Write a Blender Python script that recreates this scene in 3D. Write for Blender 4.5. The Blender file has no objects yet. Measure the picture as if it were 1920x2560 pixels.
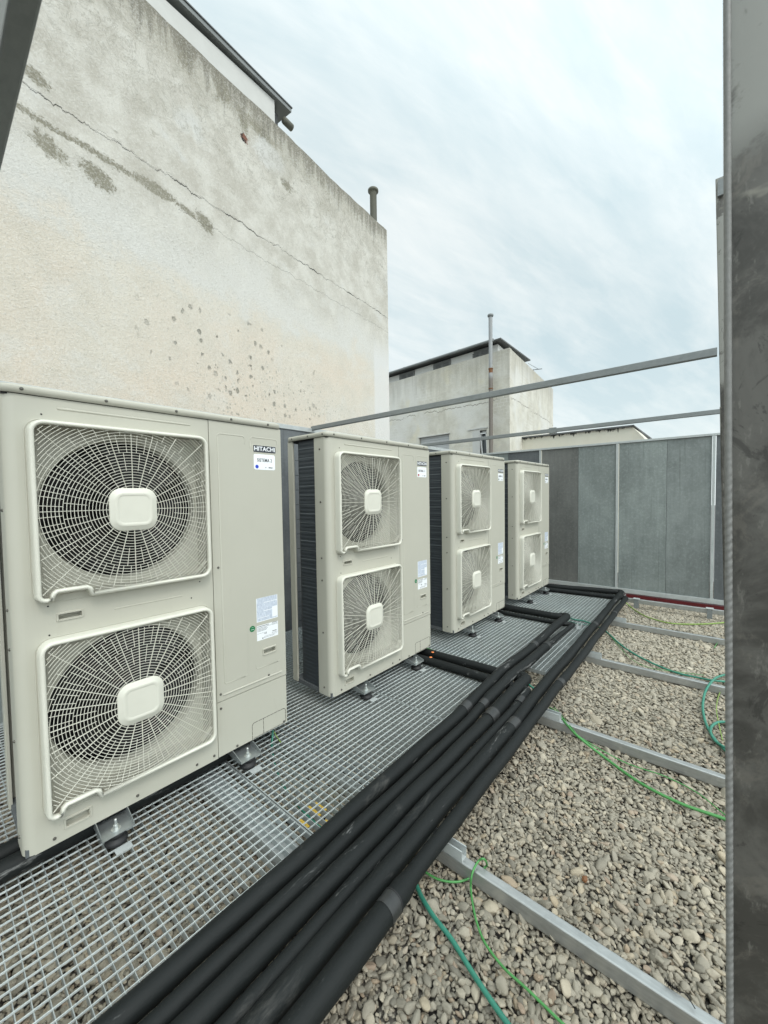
import bpy, bmesh, math, random
import numpy as np
from mathutils import Vector, Matrix
random.seed(7); rng = np.random.default_rng(7)
SC = bpy.context.scene; COL = SC.collection
R = math.radians

# ------------------------------------------------------------------ camera
CP = np.array([-0.1882, -1.8332, 1.2493])
FW = np.array([0.75962077, 0.64916008, -0.03959143])
RT = np.array([0.64915951, -0.76051178, -0.01462057])
UP = np.array([0.03960084, 0.01459506, 0.99910898])
FL = 993.3
cam = bpy.data.cameras.new('camera'); co = bpy.data.objects.new('camera', cam); COL.objects.link(co)
co.matrix_world = Matrix(((RT[0], UP[0], -FW[0], CP[0]), (RT[1], UP[1], -FW[1], CP[1]), (RT[2], UP[2], -FW[2], CP[2]), (0, 0, 0, 1)))
cam.sensor_fit = 'HORIZONTAL'; cam.sensor_width = 36; cam.lens = FL * 36 / 1920
cam.clip_start = 0.02; cam.clip_end = 2000
cam.dof.use_dof = True; cam.dof.focus_distance = 2.6; cam.dof.aperture_fstop = 9.0
SC.camera = co

# ------------------------------------------------------------------ sun and exposure
SUN_DIR = Vector((-0.20, -0.62, 0.80)).normalized()
sd = bpy.data.lights.new('sun', 'SUN'); sd.energy = 0.75; sd.angle = R(18); sd.color = (1.0, 0.96, 0.90)
so = bpy.data.objects.new('sun', sd); COL.objects.link(so)
so.rotation_euler = (-SUN_DIR).to_track_quat('-Z', 'Y').to_euler()
SC.view_settings.view_transform = 'Standard'; SC.view_settings.look = 'None'
SC.view_settings.gamma = 1; SC.view_settings.exposure = 0.62
SC.cycles.max_bounces = 8

# ------------------------------------------------------------------ node helpers
class NT:
    def __init__(s, tree): s.t = tree; s.n = tree.nodes; s.l = tree.links
    def new(s, typ, **kw):
        n = s.n.new(typ)
        for k, v in kw.items(): setattr(n, k, v)
        return n
    def put(s, sock, v):
        if isinstance(v, S): s.l.new(v.s, sock)
        elif isinstance(v, bpy.types.NodeSocket): s.l.new(v, sock)
        elif isinstance(v, (tuple, list)) and sock.type == 'RGBA' and len(v) == 3: sock.default_value = (*v, 1)
        else: sock.default_value = v
    def math(s, op, a, b=0.0, c=0.0, clamp=False):
        n = s.new('ShaderNodeMath', operation=op, use_clamp=clamp)
        s.put(n.inputs[0], a); s.put(n.inputs[1], b); s.put(n.inputs[2], c)
        return S(n.outputs[0], s)
    def noise(s, vec, scale, detail=4, rough=0.55, dist=0.0):
        n = s.new('ShaderNodeTexNoise'); s.put(n.inputs['Vector'], vec); n.inputs['Scale'].default_value = scale
        n.inputs['Detail'].default_value = detail; n.inputs['Roughness'].default_value = rough; n.inputs['Distortion'].default_value = dist
        return S(n.outputs['Fac'], s)
    def voro(s, vec, scale, feature='F1', out='Distance', rnd=1.0):
        n = s.new('ShaderNodeTexVoronoi', feature=feature); s.put(n.inputs['Vector'], vec); n.inputs['Scale'].default_value = scale
        n.inputs['Randomness'].default_value = rnd
        return S(n.outputs[out], s)
    def ramp(s, f, lo, hi):
        n = s.new('ShaderNodeMapRange', interpolation_type='SMOOTHSTEP'); s.put(n.inputs[0], f); s.put(n.inputs[1], lo); s.put(n.inputs[2], hi)
        return S(n.outputs[0], s)
    def mix(s, f, a, b, blend='MIX'):
        n = s.new('ShaderNodeMix', data_type='RGBA', blend_type=blend); s.put(n.inputs[0], f); s.put(n.inputs[6], a); s.put(n.inputs[7], b)
        return S(n.outputs[2], s)
    def map(s, vec, scale=(1, 1, 1), loc=(0, 0, 0), rot=(0, 0, 0)):
        n = s.new('ShaderNodeMapping'); s.put(n.inputs[0], vec); n.inputs['Scale'].default_value = scale
        n.inputs['Location'].default_value = loc; n.inputs['Rotation'].default_value = rot
        return S(n.outputs[0], s)
    def obj(s): return S(s.new('ShaderNodeTexCoord').outputs['Object'], s)
    def sep(s, v):
        n = s.new('ShaderNodeSeparateXYZ'); s.put(n.inputs[0], v); return [S(o, s) for o in n.outputs]
    def comb(s, x, y, z):
        n = s.new('ShaderNodeCombineXYZ'); s.put(n.inputs[0], x); s.put(n.inputs[1], y); s.put(n.inputs[2], z); return S(n.outputs[0], s)
    def bump(s, h, strength, dist=0.01):
        n = s.new('ShaderNodeBump'); s.put(n.inputs['Height'], h); n.inputs['Strength'].default_value = strength; n.inputs['Distance'].default_value = dist
        return S(n.outputs[0], s)
class S:
    def __init__(s, sock, nt): s.s = sock; s.nt = nt
    def __add__(a, b): return a.nt.math('ADD', a, b)
    def __radd__(a, b): return a.nt.math('ADD', b, a)
    def __sub__(a, b): return a.nt.math('SUBTRACT', a, b)
    def __rsub__(a, b): return a.nt.math('SUBTRACT', b, a)
    def __mul__(a, b): return a.nt.math('MULTIPLY', a, b)
    def __rmul__(a, b): return a.nt.math('MULTIPLY', b, a)
    def __truediv__(a, b): return a.nt.math('DIVIDE', a, b)
    def abs(a): return a.nt.math('ABSOLUTE', a)
    def inv(a): return a.nt.math('SUBTRACT', 1.0, a, clamp=True)
    def max(a, b): return a.nt.math('MAXIMUM', a, b)
    def min(a, b): return a.nt.math('MINIMUM', a, b)
    def clamp(a): return a.nt.math('ADD', a, 0.0, clamp=True)

MATS = {}
def material(name, build=None, base=(0.5, 0.5, 0.5), rough=0.5, metal=0.0):
    m = bpy.data.materials.new(name); m.use_nodes = True
    nt = NT(m.node_tree); b = m.node_tree.nodes['Principled BSDF']
    b.inputs['Base Color'].default_value = (*base, 1); b.inputs['Roughness'].default_value = rough; b.inputs['Metallic'].default_value = metal
    if build: build(nt, b)
    MATS[name] = m
    return m
def setb(nt, b, **kw):
    for k, v in kw.items(): nt.put(b.inputs[k.replace('_', ' ')], v)

# ------------------------------------------------------------------ sky
w = bpy.data.worlds.new('World'); SC.world = w; w.use_nodes = True
nt = NT(w.node_tree); bg = w.node_tree.nodes['Background']
sky = nt.new('ShaderNodeTexSky', sky_type='NISHITA'); sky.sun_disc = False
sky.sun_elevation = math.asin(SUN_DIR.z); sky.sun_rotation = math.atan2(SUN_DIR.x, SUN_DIR.y); sky.air_density = 1.2; sky.dust_density = 2.0
g = S(nt.new('ShaderNodeTexCoord').outputs['Generated'], nt)
x, y, z = nt.sep(g)
zz = z.max(0.0) + 0.22
pl = nt.comb(x / zz, y / zz, 0.0)
pl = nt.map(pl, rot=(0, 0, R(35)), scale=(0.62, 1.25, 1))
c1 = nt.ramp(nt.noise(pl, 1.3, 7, 0.55, 0.5), 0.34, 0.66)
c2 = nt.ramp(nt.noise(nt.map(pl, scale=(0.7, 1.5, 1), loc=(3, 1, 0)), 4.2, 6, 0.6, 0.35), 0.3, 0.72)
c3 = nt.ramp(nt.noise(nt.map(pl, scale=(0.5, 0.9, 1), loc=(7, 2, 0)), 0.7, 4, 0.5, 0.6), 0.35, 0.65)
cl = (c1 * 0.48 + c2 * 0.26 + c3 * 0.26)
wis = nt.ramp(nt.noise(nt.map(pl, scale=(0.8, 2.2, 1), loc=(1, 5, 0)), 7.5, 7, 0.65, 0.5), 0.42, 0.70)
cl = (cl * 1.35 - 0.15 + (wis - 0.5) * 0.15).clamp()
ccol = nt.mix(cl, (4.25, 5.15, 5.4), (6.5, 6.8, 6.7))
warm = nt.ramp(z, 0.32, 0.0)
ccol = nt.mix(warm * 0.35, ccol, (6.2, 6.9, 6.9))
full = nt.mix(0.93, sky.outputs[0], ccol)
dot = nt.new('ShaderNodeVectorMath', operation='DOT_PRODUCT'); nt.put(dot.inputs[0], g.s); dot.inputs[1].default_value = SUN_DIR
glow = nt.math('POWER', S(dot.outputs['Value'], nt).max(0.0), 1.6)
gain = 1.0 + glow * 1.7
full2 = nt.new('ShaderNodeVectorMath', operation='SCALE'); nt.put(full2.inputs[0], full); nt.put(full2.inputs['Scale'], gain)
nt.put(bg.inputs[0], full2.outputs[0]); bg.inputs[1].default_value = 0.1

# ------------------------------------------------------------------ mesh helpers
class MB:
    def __init__(s): s.v = []; s.f = []; s.sm = []
    def add(s, vs, fs, smooth=False):
        o = len(s.v); s.v += [tuple(p) for p in vs]; s.f += [tuple(i + o for i in f) for f in fs]; s.sm += [smooth] * len(fs)
    def box(s, x0, x1, y0, y1, z0, z1):
        s.add([(x0, y0, z0), (x1, y0, z0), (x1, y1, z0), (x0, y1, z0), (x0, y0, z1), (x1, y0, z1), (x1, y1, z1), (x0, y1, z1)],
              [(0, 3, 2, 1), (4, 5, 6, 7), (0, 1, 5, 4), (1, 2, 6, 5), (2, 3, 7, 6), (3, 0, 4, 7)])
    def hexa(s, a, b):
        s.add(list(a) + list(b), [(3, 2, 1, 0), (4, 5, 6, 7), (0, 1, 5, 4), (1, 2, 6, 5), (2, 3, 7, 6), (3, 0, 4, 7)])
    def bar(s, p, q, w, h, up=(0, 0, 1)):
        p = Vector(p); q = Vector(q); d = (q - p).normalized(); u = Vector(up); r = d.cross(u).normalized() * (w / 2); u = r.cross(d).normalized() * (h / 2)
        s.hexa([p - r - u, p + r - u, p + r + u, p - r + u], [q - r - u, q + r - u, q + r + u, q - r + u])
    def tube(s, pts, r, n=12, cap=True, rads=None, smooth=True):
        pts = [Vector(p) for p in pts]; m = len(pts); vs = []; prev = None
        for i, p in enumerate(pts):
            d = (pts[min(i + 1, m - 1)] - pts[max(i - 1, 0)]).normalized()
            if prev is None:
                a = Vector((0, 0, 1)) if abs(d.z) < 0.9 else Vector((1, 0, 0)); a = (a - d * a.dot(d)).normalized()
            else: a = (prev - d * prev.dot(d)).normalized()
            prev = a; b = d.cross(a); rr = rads[i] if rads else r
            for k in range(n):
                t = 2 * math.pi * k / n; vs.append(p + (a * math.cos(t) + b * math.sin(t)) * rr)
        fs = [(i * n + k, i * n + (k + 1) % n, (i + 1) * n + (k + 1) % n, (i + 1) * n + k) for i in range(m - 1) for k in range(n)]
        s.add(vs, fs, smooth)
        if cap: s.add(vs[:n], [tuple(range(n - 1, -1, -1))]); s.add(vs[-n:], [tuple(range(n))])
    def lathe(s, prof, c, axis=2, n=24, smooth=True):
        c = Vector(c); vs = []
        for r, h in prof:
            for k in range(n):
                t = 2 * math.pi * k / n; a, b = r * math.cos(t), r * math.sin(t)
                vs.append(c + (Vector((a, b, h)) if axis == 2 else Vector((a, h, b)) if axis == 1 else Vector((h, a, b))))
        m = len(prof)
        s.add(vs, [(i * n + k, i * n + (k + 1) % n, (i + 1) * n + (k + 1) % n, (i + 1) * n + k) for i in range(m - 1) for k in range(n)], smooth)
    def loops(s, L, smooth=True, close=True, cap=False):
        n = len(L[0]); vs = [p for l in L for p in l]
        fs = [(i * n + k, i * n + (k + 1) % n, (i + 1) * n + (k + 1) % n, (i + 1) * n + k) for i in range(len(L) - 1) for k in range(n if close else n - 1)]
        s.add(vs, fs, smooth)
        if cap: s.add(L[-1], [tuple(range(n))]); 
    def prism(s, poly, off):
        n = len(poly); a = [Vector(p) for p in poly]; b = [p + Vector(off) for p in a]
        s.add(a + b, [tuple(range(n - 1, -1, -1)), tuple(range(n, 2 * n))] + [(k, (k + 1) % n, n + (k + 1) % n, n + k) for k in range(n)])
    def build(s, name, mat, parent=None, loc=None, rot=None, bevel=0, fix=True):
        me = bpy.data.meshes.new(name); me.from_pydata(s.v, [], s.f); me.update()
        me.polygons.foreach_set('use_smooth', s.sm)
        if fix:
            bm = bmesh.new(); bm.from_mesh(me); bmesh.ops.recalc_face_normals(bm, faces=bm.faces); bm.to_mesh(me); bm.free()
        o = bpy.data.objects.new(name, me); COL.objects.link(o)
        if mat: me.materials.append(MATS[mat] if isinstance(mat, str) else mat)
        if parent: o.parent = parent
        if loc is not None: o.location = loc
        if rot is not None: o.rotation_euler = rot
        if bevel:
            bv = o.modifiers.new('bevel', 'BEVEL'); bv.width = bevel; bv.segments = 2; bv.limit_method = 'ANGLE'; bv.angle_limit = R(40)
        return o
def join(o, mb, mat):
    """add the faces of mb to o's mesh with a second material"""
    me = o.data; me.materials.append(MATS[mat]); k = len(me.materials) - 1
    bm = bmesh.new(); bm.from_mesh(me); vs = [bm.verts.new(v) for v in mb.v]
    for f, sm in zip(mb.f, mb.sm):
        try: q = bm.faces.new([vs[i] for i in f]); q.material_index = k; q.smooth = sm
        except ValueError: pass
    bm.to_mesh(me); bm.free()
def empty(name, loc=(0, 0, 0), rz=0):
    o = bpy.data.objects.new(name, None); o.location = loc; o.rotation_euler = (0, 0, rz); o.empty_display_size = 0.1; COL.objects.link(o); return o
def tag(o, label=None, cat=None, group=None, kind=None):
    if label: o['label'] = label
    if cat: o['category'] = cat
    if group: o['group'] = group
    if kind: o['kind'] = kind
    return o
def box(x0, x1, y0, y1, z0, z1):
    m = MB(); m.box(x0, x1, y0, y1, z0, z1); return m
def text(name, body, size, mat, parent, loc, rot=(math.pi / 2, 0, 0), sx=1.0, off=0.0, depth=0.0006, align='CENTER', sp=1.0):
    cu = bpy.data.curves.new(name, 'FONT'); cu.body = body; cu.size = size; cu.extrude = depth; cu.offset = off; cu.resolution_u = 3
    cu.align_x = align; cu.align_y = 'CENTER'; cu.space_character = sp
    to = bpy.data.objects.new(name, cu); COL.objects.link(to)
    bpy.context.view_layer.update()
    me = bpy.data.meshes.new_from_object(to.evaluated_get(bpy.context.evaluated_depsgraph_get())); me.name = name
    bpy.data.objects.remove(to); bpy.data.curves.remove(cu)
    me.materials.clear(); me.materials.append(MATS[mat])
    o = bpy.data.objects.new(name, me); COL.objects.link(o); o.parent = parent; o.location = loc; o.rotation_euler = rot; o.scale = (sx, 1, 1)
    return o
def rrect(cx, cz, hx, hz, r, n=6):
    pts = []
    for sx, sz, a0 in ((1, -1, -90), (1, 1, 0), (-1, 1, 90), (-1, -1, 180)):
        for k in range(n + 1):
            a = R(a0 + 90 * k / n); pts.append((cx + sx * (hx - r) + r * math.cos(a), cz + sz * (hz - r) + r * math.sin(a)))
    return pts
def inset(pts, d):
    n = len(pts); out = []
    for i in range(n):
        a = Vector(pts[i - 1]); b = Vector(pts[i]); c = Vector(pts[(i + 1) % n])
        e1 = (b - a); e2 = (c - b)
        if e1.length < 1e-9: e1 = e2
        if e2.length < 1e-9: e2 = e1
        n1 = Vector((-e1.y, e1.x)).normalized(); n2 = Vector((-e2.y, e2.x)).normalized(); m = (n1 + n2)
        m = m.normalized() if m.length > 1e-6 else n1
        k = 1 / max(0.5, m.dot(n1)); out.append((b.x + m.x * d * k, b.y + m.y * d * k))
    return out
def plate_with_holes(outer, holes, y):
    """flat plate in the XZ plane at y with holes cut out"""
    bm = bmesh.new(); edges = []
    for loop in [outer] + holes:
        vs = [bm.verts.new((p[0], y, p[1])) for p in loop]
        edges += [bm.edges.new((vs[i], vs[(i + 1) % len(vs)])) for i in range(len(vs))]
    bmesh.ops.triangle_fill(bm, use_beauty=True, use_dissolve=False, edges=edges, normal=(0, -1, 0))
    vs = [v.co[:] for v in bm.verts]; bm.verts.index_update(); fs = [tuple(v.index for v in f.verts) for f in bm.faces]; bm.free()
    return vs, fs
def circle(cx, cz, r, n=64): return [(cx + r * math.cos(2 * math.pi * k / n), cz + r * math.sin(2 * math.pi * k / n)) for k in range(n)]
def ray(px, py): return FW + RT * (px - 960) / FL - UP * (py - 1280) / FL
def on(px, py, axis, v):
    """the point of the axis-aligned plane that the photograph shows at this pixel"""
    d = ray(px, py); t = (v - CP[axis]) / d[axis]; return tuple(CP + t * d)
def onv(px, py, P0, ang):
    d = ray(px, py); n = np.array([-math.sin(ang), math.cos(ang)]); t = ((np.array(P0[:2]) - CP[:2]) @ n) / (d[:2] @ n); return CP + t * d
def smooth_path(pts, k=6):
    P = [Vector(p) for p in pts]; out = []
    for i in range(len(P) - 1):
        a = P[max(i - 1, 0)]; b = P[i]; c = P[i + 1]; d = P[min(i + 2, len(P) - 1)]
        for j in range(k):
            t = j / k
            out.append(0.5 * ((2 * b) + (c - a) * t + (2 * a - 5 * b + 4 * c - d) * t * t + (3 * b - a - 3 * c + d) * t ** 3))
    out.append(P[-1]); return out

# ------------------------------------------------------------------ materials
def m_beige(nt, b):
    o = nt.obj(); n = nt.noise(o, 3.0, 4); f = nt.noise(o, 900, 2)
    d = nt.ramp(nt.noise(nt.map(o, scale=(6, 6, 1)), 3, 6, 0.65), 0.58, 0.8)
    c = nt.mix(n, (0.43, 0.42, 0.353), (0.485, 0.473, 0.402)); c = nt.mix(d * 0.16, c, (0.28, 0.26, 0.20))
    zz = nt.sep(o)[2]; rain = nt.ramp(nt.noise(nt.map(o, scale=(26, 26, 0.8)), 1.0, 5, 0.7), 0.55, 0.75); c = nt.mix(rain * 0.10, c, (0.30, 0.285, 0.235))
    spl = nt.ramp(nt.noise(nt.map(o, loc=(3, 1, 0)), 55, 4, 0.8), 0.64, 0.70) * nt.ramp(zz, 0.5, 0.0); c = nt.mix(spl * 0.35, c, (0.25, 0.22, 0.17))
    setb(nt, b, Base_Color=c, Roughness=nt.noise(o, 20, 3) * 0.15 + 0.36, Normal=nt.bump(f, 0.05, 0.001))
material('beige_paint', m_beige)
def m_beigep(nt, b):
    o = nt.obj(); n = nt.noise(o, 12.0, 3)
    setb(nt, b, Base_Color=nt.mix(n, (0.60, 0.59, 0.51), (0.66, 0.65, 0.565)), Roughness=0.42)
material('beige_plastic', m_beigep)
material('black_inside', base=(0.003, 0.003, 0.003), rough=0.9)
material('fan_black', base=(0.004, 0.004, 0.0045), rough=0.6)
def m_coil(nt, b):
    o = nt.obj(); x, y, z = nt.sep(o)
    n = nt.noise(nt.map(o, scale=(2, 2, 14)), 4, 4); w = nt.math('SINE', z * 250.0) * 0.5 + 0.5
    line = nt.ramp(nt.math('SINE', z * 105.0 + nt.noise(o, 3) * 1.5), 0.955, 1.0) * nt.ramp(z, 0.55, 0.8)
    scr = nt.ramp(nt.noise(nt.map(o, scale=(14, 14, 1.2)), 3, 5, 0.7), 0.66, 0.8)
    c = nt.mix(n, (0.02, 0.025, 0.03), (0.06, 0.07, 0.08)); c = nt.mix(line * 0.5, c, (0.24, 0.27, 0.28)); c = nt.mix(scr * 0.35, c, (0.25, 0.26, 0.26))
    setb(nt, b, Base_Color=c, Roughness=0.5, Normal=nt.bump(w, 0.5, 0.003))
material('coil_fins', m_coil)
def galv(dark, light, sc=9, rough=0.42, streak=(1, 1, 1), metal=0.35):
    def f(nt, b):
        o = nt.obj(); v = nt.voro(o, 60, out='Color'); sp = nt.sep(v)[0]
        n = nt.noise(nt.map(o, scale=streak), sc, 6, 0.6); m2 = nt.noise(o, sc * 0.3, 3)
        c = nt.mix((n * 0.7 + sp * 0.12 + m2 * 0.35 - 0.1).clamp(), dark, light)
        setb(nt, b, Base_Color=c, Roughness=n * 0.25 + rough - 0.12, Metallic=metal, Normal=nt.bump(n, 0.08, 0.004))
    return f
material('galvanised', galv((0.20, 0.215, 0.215), (0.58, 0.60, 0.60), 9))

material('galvanised_beam', galv((0.27, 0.278, 0.27), (0.60, 0.61, 0.595), 14, 0.4, (8, 1, 8), 0.72))
material('galvanised_rail', galv((0.15, 0.165, 0.165), (0.30, 0.32, 0.32), 12, 0.45, (6, 1, 6), 0.2))
material('galvanised_bright', galv((0.34, 0.36, 0.355), (0.58, 0.61, 0.60), 12, 0.46, (1, 1, 1), 0.2))
material('zinc_bracket', galv((0.26, 0.28, 0.28), (0.50, 0.53, 0.53), 16, 0.35, (1, 1, 1), 0.75))
material('grating_steel', galv((0.34, 0.37, 0.37), (0.62, 0.66, 0.655), 14, 0.42, (1, 1, 1), 0.6))
material('grating_rods', galv((0.54, 0.59, 0.585), (0.86, 0.91, 0.90), 14, 0.45, (1, 1, 1), 0.4))
def m_sheet(col_a, col_b, seed):
    def f(nt, b):
        o = nt.map(nt.obj(), loc=(seed, seed * 1.7, seed * 0.3))
        v = nt.noise(nt.map(o, scale=(14, 14, 0.7)), 1.6, 7, 0.62) * 0.5 + nt.noise(o, 5.0, 7, 0.7) * 0.5; v2 = nt.noise(o, 1.1, 5, 0.6, 0.4); v3 = nt.noise(o, 30, 5, 0.7)
        sp = nt.sep(nt.voro(o, 90, out='Color'))[0]
        c = nt.mix(nt.ramp(v * 0.5 + v2 * 0.5, 0.35, 0.66), col_a, col_b)
        c = nt.mix(nt.ramp(v3, 0.45, 0.72) * 0.35, c, tuple(min(1, k * 1.45) for k in col_b))
        pat = nt.ramp(nt.noise(nt.map(o, scale=(1, 1, 3.5)), 5.0, 7, 0.75, 0.3), 0.63, 0.70) * nt.ramp(nt.noise(o, 1.6, 3), 0.5, 0.62)
        c = nt.mix(pat * 0.5, c, (0.40, 0.44, 0.43)); blot = nt.ramp(nt.noise(nt.map(o, scale=(1, 1, .55), loc=(4, 2, 0)), 1.7, 7, 0.7, 0.7), 0.40, 0.62); c = nt.mix(blot * 0.18, c, tuple(k * 0.62 for k in col_a)); drp = nt.ramp(nt.noise(nt.map(o, scale=(38, 38, 0.5)), 1.0, 4, 0.6), 0.60, 0.68); c = nt.mix(drp * 0.35, c, tuple(k * 0.5 for k in col_a)); c = nt.mix(sp * 0.10, c, (0.05, 0.06, 0.06))
        setb(nt, b, Base_Color=c, Roughness=v * 0.2 + 0.42, Metallic=0.15, Normal=nt.bump(v, 0.05, 0.004))
    return f
material('sheet_taupe', m_sheet((0.125, 0.127, 0.118), (0.20, 0.203, 0.19), 1))
material('sheet_bluegrey', m_sheet((0.185, 0.208, 0.200), (0.31, 0.345, 0.33), 5))
material('sheet_grey', m_sheet((0.160, 0.178, 0.172), (0.27, 0.298, 0.288), 9))
material('sheet_dark', m_sheet((0.085, 0.092, 0.097), (0.15, 0.162, 0.168), 13))
def m_foam(nt, b):
    o = nt.obj(); n = nt.noise(o, 7, 6, 0.65); g = nt.noise(o, 260, 3, 0.7)
    dust = nt.ramp(nt.noise(nt.map(o, scale=(0.8, 2.4, 2.4)), 5.0, 7, 0.72, 0.4), 0.60, 0.76)
    scf = nt.ramp(nt.noise(nt.map(o, scale=(1.2, 6, 6), rot=(0.3, 0.2, 0.5)), 9, 5, 0.8, 0.6), 0.69, 0.74)
    c = nt.mix(n, (0.0045, 0.0058, 0.0058), (0.0105, 0.0128, 0.0124)); c = nt.mix(dust * 0.50, c, (0.085, 0.082, 0.075)); c = nt.mix(scf * 0.5, c, (0.28, 0.28, 0.27))
    big = nt.ramp(nt.noise(nt.map(o, scale=(0.7, 5, 5), loc=(2, 3, 1)), 3.1, 6, 0.75, 0.5), 0.61, 0.70); c = nt.mix(big * 0.55, c, (0.30, 0.30, 0.29))
    b.inputs['Specular IOR Level'].default_value = 0.28
    setb(nt, b, Base_Color=c, Roughness=n * 0.25 + 0.50, Normal=nt.bump(g * 0.3 + n + nt.noise(nt.map(o, scale=(1, 3, 3)), 30, 4, 0.7) * 0.6, 0.4, 0.004))
material('insulation_foam', m_foam)
def m_tape(nt, b):
    o = nt.obj(); n = nt.noise(o, 22, 5, 0.7)
    setb(nt, b, Base_Color=nt.mix(n, (0.012, 0.013, 0.013), (0.042, 0.043, 0.042)), Roughness=0.42, Normal=nt.bump(n, 0.3, 0.002))
material('insulation_tape', m_tape)
material('black_rubber', base=(0.014, 0.014, 0.015), rough=0.6)
material('zinc_bolt', base=(0.62, 0.64, 0.62), rough=0.3, metal=0.8)
material('screw_steel', base=(0.12, 0.115, 0.10), rough=0.45, metal=0.5)
material('dark_hole', base=(0.01, 0.01, 0.01), rough=0.8)
material('badge_navy', base=(0.012, 0.018, 0.028), rough=0.3)
material('label_white', base=(0.82, 0.84, 0.86), rough=0.3)
material('ink_dark', base=(0.03, 0.04, 0.045), rough=0.5)
material('dot_blue', base=(0.01, 0.05, 0.50), rough=0.4)
material('dot_red', base=(0.35, 0.02, 0.02), rough=0.4)
material('dot_green', base=(0.02, 0.10, 0.04), rough=0.4)
material('dot_grey', base=(0.2, 0.2, 0.2), rough=0.4)
material('seal_green', base=(0.0, 0.16, 0.05), rough=0.4)
material('orange_dot', base=(0.75, 0.22, 0.06), rough=0.5)
def m_inst(nt, b):
    o = nt.obj(); x, y, z = nt.sep(o)
    n = nt.noise(nt.map(o, scale=(3, 3, 1)), 60, 5, 0.8); rows = nt.math('SINE', z * 1100.0)
    f = nt.ramp(n * 0.8 + rows * 0.1, 0.36, 0.5)
    setb(nt, b, Base_Color=nt.mix(f, (0.42, 0.47, 0.56), (0.70, 0.75, 0.82)), Roughness=0.35)
material('instruction_print', m_inst)
def cable(a, c):
    def f(nt, b):
        n = nt.noise(nt.obj(), 25, 5, 0.7); setb(nt, b, Base_Color=nt.mix(n, a, c), Roughness=0.45)
    return f
material('cable_teal', cable((0.012, 0.13, 0.092), (0.06, 0.27, 0.185)))
material('cable_green', cable((0.03, 0.15, 0.03), (0.10, 0.34, 0.10)))
material('cable_lime', cable((0.13, 0.22, 0.03), (0.26, 0.37, 0.09)))
material('strap_yellow', cable((0.55, 0.35, 0.04), (0.78, 0.52, 0.08)))
material('red_steel', galv((0.07, 0.003, 0.006), (0.14, 0.010, 0.014), 8, 0.5, (1, 1, 1), 0.0))
material('roof_dark', base=(0.085, 0.088, 0.086), rough=0.6)
def m_gutter(nt, b):
    n = nt.noise(nt.obj(), 3, 5); setb(nt, b, Base_Color=nt.mix(n, (0.13, 0.14, 0.14), (0.24, 0.255, 0.25)), Roughness=0.55)
material('gutter_grey', m_gutter)
def m_flue(nt, b):
    o = nt.obj(); x, y, z = nt.sep(o); n = nt.noise(o, 12, 5, 0.7); k = nt.ramp(z, 5.05, 5.25)
    c = nt.mix(k, nt.mix(n, (0.13, 0.115, 0.10), (0.20, 0.175, 0.15)), nt.mix(n, (0.24, 0.25, 0.25), (0.36, 0.37, 0.37)))
    setb(nt, b, Base_Color=c, Roughness=0.6)
material('flue_paint', m_flue)
material('rust', galv((0.10, 0.04, 0.015), (0.25, 0.11, 0.04), 20, 0.7, (1, 1, 1), 0.0))
material('vent_pipe', galv((0.085, 0.085, 0.065), (0.15, 0.148, 0.115), 8, 0.7, (1, 1, 1), 0.0))
material('white_frame', base=(0.72, 0.73, 0.72), rough=0.4)
material('window_glass', base=(0.05, 0.06, 0.065), rough=0.08)
def m_shut(nt, b):
    o = nt.obj(); x, y, z = nt.sep(o); n = nt.noise(o, 6, 3)
    setb(nt, b, Base_Color=nt.mix(n, (0.42, 0.43, 0.43), (0.52, 0.53, 0.53)), Roughness=0.5)
material('shutter_grey', m_shut)
material('vent_block', galv((0.09, 0.095, 0.09), (0.16, 0.165, 0.16), 5, 0.8, (1, 1, 1), 0.0))
def m_gravel_base(nt, b):
    o = nt.obj(); v = nt.voro(o, 38); n = nt.noise(o, 3, 5)
    setb(nt, b, Base_Color=nt.mix(nt.ramp(v, 0.1, 0.8), nt.mix(n, (0.14, 0.125, 0.105), (0.22, 0.20, 0.17)), (0.02, 0.018, 0.015)), Roughness=0.9, Normal=nt.bump(v.inv(), 0.8, 0.02))
material('gravel_bed', m_gravel_base)
def m_pebble(nt, b):
    r = S(nt.new('ShaderNodeObjectInfo').outputs['Random'], nt); o = nt.obj()
    cr = nt.new('ShaderNodeValToRGB'); nt.put(cr.inputs[0], r); e = cr.color_ramp.elements
    cols = [(0, (0.141, 0.127, 0.098)), (0.14, (0.215, 0.192, 0.148)), (0.30, (0.265, 0.240, 0.188)), (0.44, (0.328, 0.291, 0.225)), (0.56, (0.236, 0.210, 0.161)), (0.66, (0.401, 0.357, 0.277)),
            (0.78, (0.300, 0.253, 0.183)), (0.88, (0.456, 0.401, 0.304)), (0.94, (0.401, 0.322, 0.212)), (0.97, (0.293, 0.204, 0.141)), (1.0, (0.509, 0.461, 0.360))]
    e[0].position, e[0].color = cols[0][0], (*cols[0][1], 1); e[1].position, e[1].color = 1.0, (*cols[-1][1], 1)
    for p, c in cols[1:-1]: q = e.new(p); q.color = (*c, 1)
    n = nt.noise(o, 2.2, 6, 0.65, 0.4)
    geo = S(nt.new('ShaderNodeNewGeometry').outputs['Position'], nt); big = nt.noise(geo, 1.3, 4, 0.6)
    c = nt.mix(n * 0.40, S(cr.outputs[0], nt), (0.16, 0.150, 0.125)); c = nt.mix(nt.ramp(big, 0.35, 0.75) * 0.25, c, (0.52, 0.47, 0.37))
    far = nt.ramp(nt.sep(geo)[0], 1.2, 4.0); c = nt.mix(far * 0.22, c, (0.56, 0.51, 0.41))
    setb(nt, b, Base_Color=c, Roughness=0.72, Normal=nt.bump(nt.noise(o, 5, 5, 0.7), 0.25, 0.3))
material('pebble_stone', m_pebble)

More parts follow.
